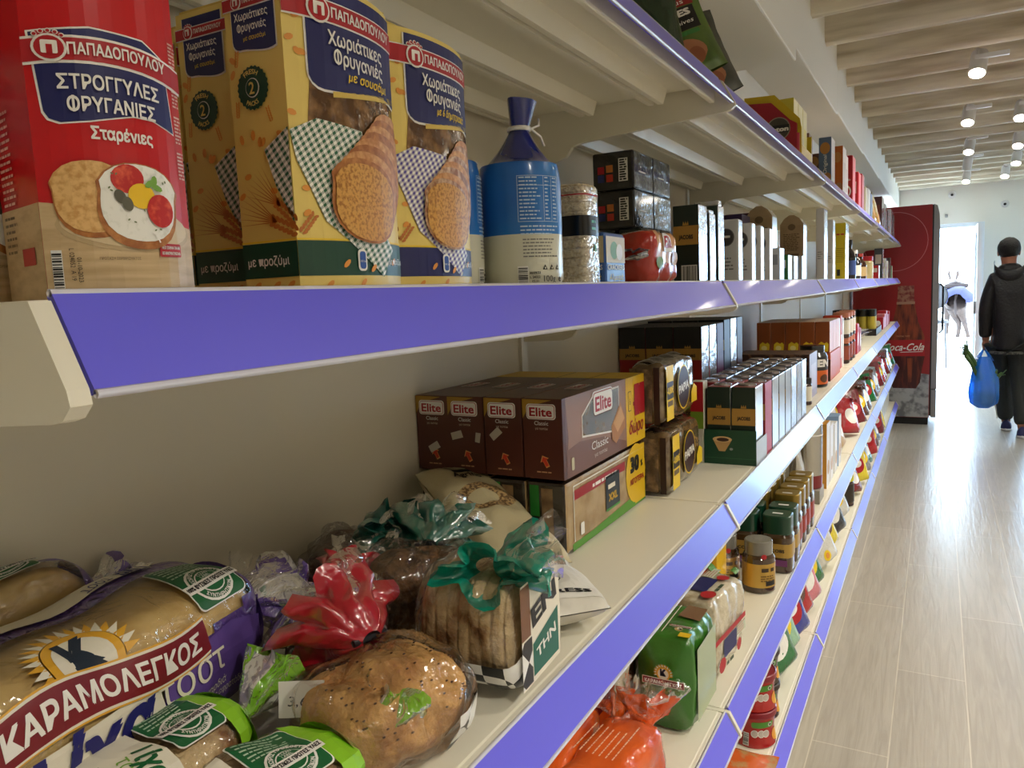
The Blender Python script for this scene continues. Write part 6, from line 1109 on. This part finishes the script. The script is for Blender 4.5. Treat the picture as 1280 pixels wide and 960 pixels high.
poly(r, S, P([(-.075, 1.20), (.075, 1.20), (.11, 1.02), (.165, .88), (.17, .82), (-.17, .82), (-.165, .88), (-.11, 1.02)]), AMB, 2); poly(r, S, P([(-.17, .84), (.17, .84), (.172, .68), (-.172, .68)]), REDI, 3)
poly(r, S, P([(-.172, .68), (.172, .68), (.145, .52), (.135, .42), (.10, .36), (-.10, .36), (-.135, .42), (-.145, .52)]), DCO, 2); poly(r, S, P([(.02, .66), (.07, .66), (.06, .42), (.03, .42)]), AMB, 3)
text(r, S, 'Coca-Cola', cx-.02, .735, .10, WHT, 5, w=.36, shear=.35, bold=.012, warp=lambda x: .12*x*x); poly(r, S, P([(-.05, .715), (.15, .722), (.16, .728), (-.03, .722)]), WHT, 5); text(r, S, 'ORIGINAL TASTE', cx-.02, .87, .02, ink((200, 150, 110)), 5, w=.12)
n = 40
for i in range(n):
    t0, t1 = 2*PI*i/n, 2*PI*(i+1)/n; q = lambda R, t: (cx-.10+R*math.cos(t), 1.80+R*math.sin(t)); poly(r, S, [q(.28, t0), q(.285, t0), q(.285, t1), q(.28, t1)], ink((206, 120, 124)), 2)
r.build('print', f)
# ---------------------------------------------------------------- the shopper
def skin_mesh(name, pts, edges, m, parent=None, sub=2, loc=(0, 0, 0)):
    """pts [(x, y, z, radius)]; one smooth continuous skin grown over the joints"""
    bm = bmesh.new(); L = bm.verts.layers.skin.verify(); vs = []
    for i, p in enumerate(pts):
        v = bm.verts.new(p[:3]); r_ = p[3]; v[L].radius = r_ if isinstance(r_, tuple) else (r_, r_); v[L].use_root = (i == 0); vs.append(v)
    for a, b in edges: bm.edges.new((vs[a], vs[b]))
    me = bpy.data.meshes.new(name+'_joints'); bm.to_mesh(me); bm.free()
    ob = bpy.data.objects.new(name, me); C.objects.link(ob); ob.modifiers.new('skin', 'SKIN').use_smooth_shade = True; s = ob.modifiers.new('sub', 'SUBSURF'); s.levels = s.render_levels = sub
    dgp = bpy.context.evaluated_depsgraph_get(); nm = bpy.data.meshes.new_from_object(ob.evaluated_get(dgp)); ob.modifiers.clear(); ob.data = nm
    nm.materials.clear(); nm.materials.append(m)
    for p in nm.polygons: p.use_smooth = True
    ob.name = name; ob.location = loc
    if parent: ob.parent = parent
    return ob
SKIN = mat('skin', (150, 98, 74), .55); JACK = mat('black_jacket', (14, 14, 19), .6, bump=(60, .5)); PANT = mat('dark_tracksuit', (30, 36, 34), .7, bump=(40, .4)); HAIR = mat('dark_hair', (10, 9, 9), .7, bump=(150, .8)); SHOE = mat('navy_shoe', (28, 34, 84), .6); SOLE = mat('white_sole', (206, 204, 204), .6)
def chain(pts, e, start, new):
    p = start
    for q in new: pts.append(q); e.append((p, len(pts)-1)); p = len(pts)-1
    return p
pp, pe = [(.565, 8.13, .94, (.15, .11))], []
ch = chain(pp, pe, 0, [(.562, 8.13, 1.12, (.15, .10)), (.558, 8.12, 1.32, (.17, .11))]); nk = chain(pp, pe, ch, [(.553, 8.125, 1.46, (.075, .07)), (.548, 8.14, 1.545, (.055, .055)), (.546, 8.155, 1.615, (.068, .082)), (.546, 8.155, 1.69, (.078, .092)), (.546, 8.152, 1.738, (.055, .065))])
la = chain(pp, pe, ch, [(.43, 8.12, 1.40, .058), (.385, 8.10, 1.13, .044), (.385, 8.14, .90, .032), (.387, 8.15, .865, .024), (.388, 8.152, .825, (.022, .034))])
for i in range(4): k = .008*i; chain(pp, pe, la, [(.372+.001*i, 8.128+.015*i, .792, .010), (.378, 8.128+.015*i, .765+.003*abs(i-1), .0088), (.395, 8.130+.015*i, .760+.003*abs(i-1), .0082)])
chain(pp, pe, la-1, [(.405, 8.125, .825, .011), (.408, 8.135, .792, .0095), (.402, 8.142, .772, .0085)])
ra = chain(pp, pe, ch, [(.69, 8.12, 1.40, .058), (.735, 8.06, 1.13, .044), (.74, 8.12, .90, .032), (.738, 8.14, .865, .024), (.737, 8.148, .825, (.022, .034))])
for i in range(4): chain(pp, pe, ra, [(.752, 8.128+.014*i, .790, .010), (.750, 8.130+.014*i, .758+.003*abs(i-1), .0088), (.740, 8.134+.014*i, .735+.003*abs(i-1), .0082)])
chain(pp, pe, ra-1, [(.718, 8.14, .825, .011), (.712, 8.155, .795, .0095), (.714, 8.165, .77, .0085)])
LL = [(.495, 8.15, .88, .092), (.532, 8.27, .50, .062), (.558, 8.325, .27, .056), (.575, 8.33, .10, .042), (.58, 8.41, .04, (.040, .032))]; RL = [(.635, 8.11, .88, .092), (.655, 8.12, .50, .062), (.665, 8.03, .28, .056), (.672, 7.975, .115, .042), (.680, 8.045, .045, (.040, .032))]
chain(pp, pe, 0, LL); chain(pp, pe, 0, RL)
person = skin_mesh('person', pp, pe, SKIN); tag(person, 'person seen from behind in a black jacket and dark track pants, carrying a blue bag', 'person')
# face on the far side, ears
fg = G(); fg.ball((.546, 8.243, 1.635), (.013, .020, .018), SKIN, 8, 6); fg.build('nose', person)
for s, nm in ((-1, 'ear'), (1, 'ear')): G().ball((.546+s*.078, 8.155, 1.635), (.012, .022, .034), SKIN, 10, 8).build(nm, person)
for s in (-1, 1): G().ball((.546+s*.030, 8.232, 1.668), (.012, .008, .008), WHT, 8, 6).ball((.546+s*.030, 8.239, 1.668), (.005, .004, .005), BLK, 6, 4).build('eye', person)
G().ball((.546, 8.237, 1.590), (.024, .008, .008), ink((140, 76, 66)), 8, 6).build('mouth', person)
def hairf(a, b):
    t, p_ = 2*PI*a, PI*(b-.5); x, y, z = math.cos(t)*math.cos(p_), math.sin(t)*math.cos(p_), math.sin(p_)
    k = 1+.04*nz(x*4, y*4, z*4); lo = 1.585 if y < .35 else 1.705
    return (.546+.090*x*k, 8.150+.104*y*k, max(lo, 1.668+.098*z*k))
G().grid(hairf, 32, 18, HAIR, cu=True).build('hair', person)
jp, je = [(.562, 8.13, 1.12, (.188, .138))], []
hp = chain(jp, je, 0, [(.563, 8.13, .93, (.188, .138)), (.563, 8.13, .80, (.190, .142)), (.563, 8.13, .76, (.19, .14))]); c2 = chain(jp, je, 0, [(.558, 8.12, 1.33, (.190, .135)), (.555, 8.12, 1.46, (.105, .098)), (.552, 8.13, 1.545, (.088, .09))])
c2 -= 2
chain(jp, je, c2, [(.425, 8.12, 1.40, .074), (.382, 8.10, 1.13, .066), (.383, 8.135, .92, .056), (.384, 8.14, .875, .050)]); chain(jp, je, c2, [(.695, 8.12, 1.40, .074), (.738, 8.06, 1.13, .066), (.742, 8.115, .92, .056), (.742, 8.12, .875, .050)])
skin_mesh('jacket', jp, je, JACK, person)
def hood(a, b):
    t = PI*(a*1.2-.1); q = b*2*PI; R = .118; return (.553-R*math.cos(t), 8.135-.10*math.sin(t)+.034*math.cos(q), 1.475-.070*math.sin(t)+.055*math.sin(q)+.02)
G().grid(hood, 20, 10, JACK, cv=True).build('hood', person)
G().lathe([(.150, 0), (.154, .012), (.150, .024)], mat('checked_shirt_hem', (96, 96, 90), .7, noi=(60, (50, 50, 48), .45, .6)), 24, (.563, 8.13, .735)).build('shirt_hem', person).scale = (1, 1, 1)
pt, qe = [(.565, 8.13, .90, (.155, .115))], []
chain(pt, qe, 0, [(.492, 8.15, .80, .102), (.512, 8.21, .62, .090), (.532, 8.27, .48, .082), (.560, 8.32, .25, .074), (.574, 8.325, .09, .066)]); chain(pt, qe, 0, [(.638, 8.11, .80, .102), (.648, 8.12, .62, .090), (.656, 8.12, .48, .082), (.667, 8.03, .26, .074), (.674, 7.975, .10, .066)])
skin_mesh('trousers', pt, qe, PANT, person)
for k in range(3):
    o_ = .010*k; G().tube([(.405+.02*(k-1)*.5, 8.115+.016*k, .76), (.418, 8.165+.016*k, .62), (.446, 8.24+.016*k, .48), (.484, 8.30+.014*k, .26), (.506, 8.31+.013*k, .11)], .004, WHT, 5).build('side_stripe', person)
def shoe(x, y, z, tilt):
    g = G()
    def up(a, b):
        t = PI*b; yy = -.085+.275*a; w_ = .044*(1-.45*max(0, a-.6)/.4-.15*max(0, .15-a)/.15)*(1-abs(2*a-1)**9)**.5; hh = .085-.045*a if a < .75 else .051*(1-(a-.75)/.25*.5)
        return (w_*math.cos(t), yy, .022+max(.002, hh)*math.sin(t)*(1-abs(2*a-1)**9)**.5)
    g.grid(up, 22, 12, SHOE); s_ = g.build('shoe', person, (x, y, z), 0, (tilt, 0, -.08))
    g = G(); g.grid(lambda a, b: ((.047*(1-.40*max(0, a-.6)/.4-.15*max(0, .15-a)/.15))*(1-abs(2*a-1)**9)**.5*math.cos(2*PI*b), -.088+.282*a, .012+.013*math.sin(2*PI*b)), 22, 12, SOLE, cv=True); g.build('sole', s_)
shoe(.578, 8.345, .002, 0); shoe(.678, 7.985, .004, 0)
# blue carrier bag with leeks
BAG = film('blue_carrier_film', (60, 170, 255), .50, (26, 146, 250), .2, (26, .6), .05); LEEK = mat('leek_green', (70, 104, 46), .5, noi=(30, (40, 76, 34), .4, .7)); LEEKW = mat('leek_white', (206, 214, 180), .5)
g = G()
def bagf(a, b):
    t = 2*PI*a; z = b; w_ = .125*math.sin(PI*min(1, .08+.62*(1-z)+.12))**.55*(1-.55*z**2.2); w_ *= min(1, (z+.03)/.12)**.5; k = 1+.07*math.sin(7*t+4*z)+.08*nz(math.cos(t)*2, math.sin(t)*2, z*4)
    return (w_*k*math.cos(t), .62*w_*k*math.sin(t), .46*z)
g.grid(bagf, 48, 22, BAG, cu=True).add([bagf(i/48, 0) for i in range(48)], [tuple(range(48))], BAG); o = g.build('carrier_bag', None, (.376, 7.985, .255)); tag(o, 'translucent blue carrier bag hanging from the shopper hand', 'bag')
for s in (-1, 1): g = G(); g.tube([(.052*s, .0, .43), (.036*s, .05, .47), (.014*s, .13, .505), (.006*s, .155, .520), (.010, .16, .526)], [.022, .018, .012, .010, .008], BAG, 8, flat=.3); g.build('handle', o)
G().ball((.02, 0, .085), (.07, .045, .07), mat('dark_shopping', (60, 70, 92), .6), 14, 10).build('contents', o)
def leek(label, pts, group='leeks in the blue bag'):
    g = G(); g.tube(pts, [.013, .014, .016, .019], LEEK, 10); o = g.build('leek'); tag(o, label, 'vegetable', group); e = Vector(pts[-1]); d = (Vector(pts[-1])-Vector(pts[-2])).normalized()
    for k in range(5):
        a = (k-2)*.22; q = Matrix.Rotation(a, 3, 'Y') @ d; s_ = Vector((0, .012*(k % 2)-.006, 0)); G().tube([e-d*.02+s_, e+q*.05+s_, e+q*(.085+.015*(k % 3))+s_], [.012, .013, .008], LEEK, 6, flat=.25).build('leaf', o)
leek('leek sticking out of the blue bag, uppermost', [(.36, 7.98, .50), (.33, 7.98, .60), (.295, 7.98, .68), (.245, 7.98, .765)]); leek('leek sticking out of the blue bag, lower one', [(.335, 7.95, .50), (.308, 7.95, .58), (.275, 7.95, .66), (.23, 7.95, .73)])
g = G()
for k in range(9): a = .7*k; g.tube([(.455, 8.0, .50), (.475+.03*math.cos(a), 8.0+.03*math.sin(a), .58), (.495+.05*math.cos(a), 8.0+.05*math.sin(a), .63-.02*(k % 3))], [.006, .013, .008], LEEK, 6, flat=.3)
o = g.build('leafy_greens', None, (0, 0, -.03)); tag(o, 'bunch of dark leafy greens at the rear of the blue bag', 'vegetable')
# ---------------------------------------------------------------- what shows through the doorway
DK = mat('donkey_coat', (66, 50, 42), .8, noi=(12, (46, 34, 30), .4, .7)); BLK2 = mat('blue_blanket', (8, 12, 58), .8, noi=(20, (14, 20, 74), .4, .7)); SAD = mat('saddle_wood', (40, 26, 22), .8); LEGD = mat('donkey_leg', (26, 30, 60), .8)
dp, de = [(.30, 21.55, .72, (.20, .19))], []
fr = chain(dp, de, 0, [(.28, 22.0, .70, (.21, .21)), (.28, 22.45, .74, (.17, .20)), (.28, 22.72, .92, (.10, .13)), (.28, 22.95, 1.02, (.085, .10)), (.28, 23.12, .92, (.065, .07)), (.28, 23.25, .82, (.05, .05))])
rr = chain(dp, de, 0, [(.31, 21.35, .74, (.17, .17))])
chain(dp, de, rr, [(.37, 21.32, .56, .11), (.42, 21.40, .40, .065), (.46, 21.28, .26, .045), (.50, 21.30, .10, .034), (.52, 21.33, .01, .042)]); chain(dp, de, rr, [(.25, 21.36, .56, .11), (.30, 21.46, .40, .065), (.37, 21.36, .26, .045), (.36, 21.38, .10, .034), (.34, 21.42, .01, .042)])
chain(dp, de, 2, [(.38, 22.42, .50, .075), (.38, 22.42, .30, .045), (.38, 22.42, .10, .034), (.38, 22.45, .01, .042)]); chain(dp, de, 2, [(.18, 22.42, .50, .075), (.18, 22.42, .30, .045), (.18, 22.42, .10, .034), (.18, 22.45, .01, .042)])
dk_ = skin_mesh('donkey', dp, de, DK, loc=(-.014, -6.32, -.02)); dk_.scale = (1.28, 1.28, 1.28); tag(dk_, 'donkey seen from behind outside the doorway, carrying a blue blanket', 'animal')
for s in (-1, 1): G().tube([(.28+s*.05, 23.0, 1.08), (.28+s*.08, 22.98, 1.2), (.28+s*.07, 22.97, 1.28)], [.02, .032, .008], DK, 8, flat=.4).build('ear', dk_)
G().tube([(.31, 21.2, .82), (.29, 21.12, .70), (.30, 21.12, .50), (.31, 21.14, .42)], [.022, .018, .022, .006], SAD, 8).build('tail', dk_)
G().grid(lambda a, b: (.30+(.30+.03*math.sin(a*19)+.02*nz(a*6, b*4, 1))*math.cos(PI*a)*math.sin(PI*(.1+.8*b))**.6, 20.98+1.0*b, .66+(.34+.05*math.sin(5*b+a*4))*math.sin(PI*a)*math.sin(PI*(.06+.88*b))**.5), 24, 12, BLK2).build('blanket', dk_)
G().box(.12, .50, 21.35, 21.9, 0.93, 1.01, SAD, .02).tube([(.14, 21.4, .98), (.30, 21.4, 1.03), (.46, 21.4, .98)], .03, SAD, 8).build('pack_saddle', dk_)
ch_ = empty('outdoor_chair', 'dark round-backed seat standing outside just beyond the fridge edge', 'chair', (-.05, 14.2, -.02)); CH = mat('dark_wicker', (56, 54, 56), .8)
G().grid(lambda a, b: (.20*math.cos(2*PI*a)*min(1, .05+b*4), .02+.02*math.sin(PI*b), 1.16+.22*math.sin(2*PI*a)*min(1, .05+b*4)), 24, 4, CH, cu=True).build('backrest', ch_); G().lathe([(.2, .72), (.21, .74), (.2, .77), (.0005, .775)], CH, 20).build('seat', ch_)
for sx in (-1, 1):
    for sy in (-1, 1): G().tube([(sx*.19, sy*.19, 0), (sx*.16, sy*.16, .73)], .015, CH, 6).build('leg', ch_)
LW = mat('low_wall_stone', (150, 150, 154), .8)
o = empty('low_rail_fence', 'low pale rail fence across the square behind the donkey', 'fence', (0, 24.5, -.02))
for z in (.12, .30, .48): G().box(-4, 5, -.03, .03, z-.03, z+.03, LW).build('rail', o)
for i in range(10): G().box(-4+i, -3.92+i, -.04, .04, 0, .55, LW).build('post', o)
for i, (x, z, l) in enumerate(((.133, 2.455, 'small round white camera dome high on the far wall'), (.692, 2.29, 'second round white dome on the far wall, above the person'))):
    g = G(); g.lathe([(.045, 0), (.045, .018), (.03, .03), (.0005, .033)], LAMPM, 18); o = g.build('wall_dome', None, (x, Y_F, z), 0, (PI/2, 0, 0)); tag(o, l, 'camera'); G().ball((0, -.004, .032), (.016, .016, .016), BLK, 10, 6).build('lens', o)
g = G().box(-.015, .015, -.03, 0, -.02, .02, FGREY, .004); o = g.build('door_contact', None, (.077, Y_F, 2.20)); tag(o, 'tiny grey box on the far wall just over the door', 'sensor')
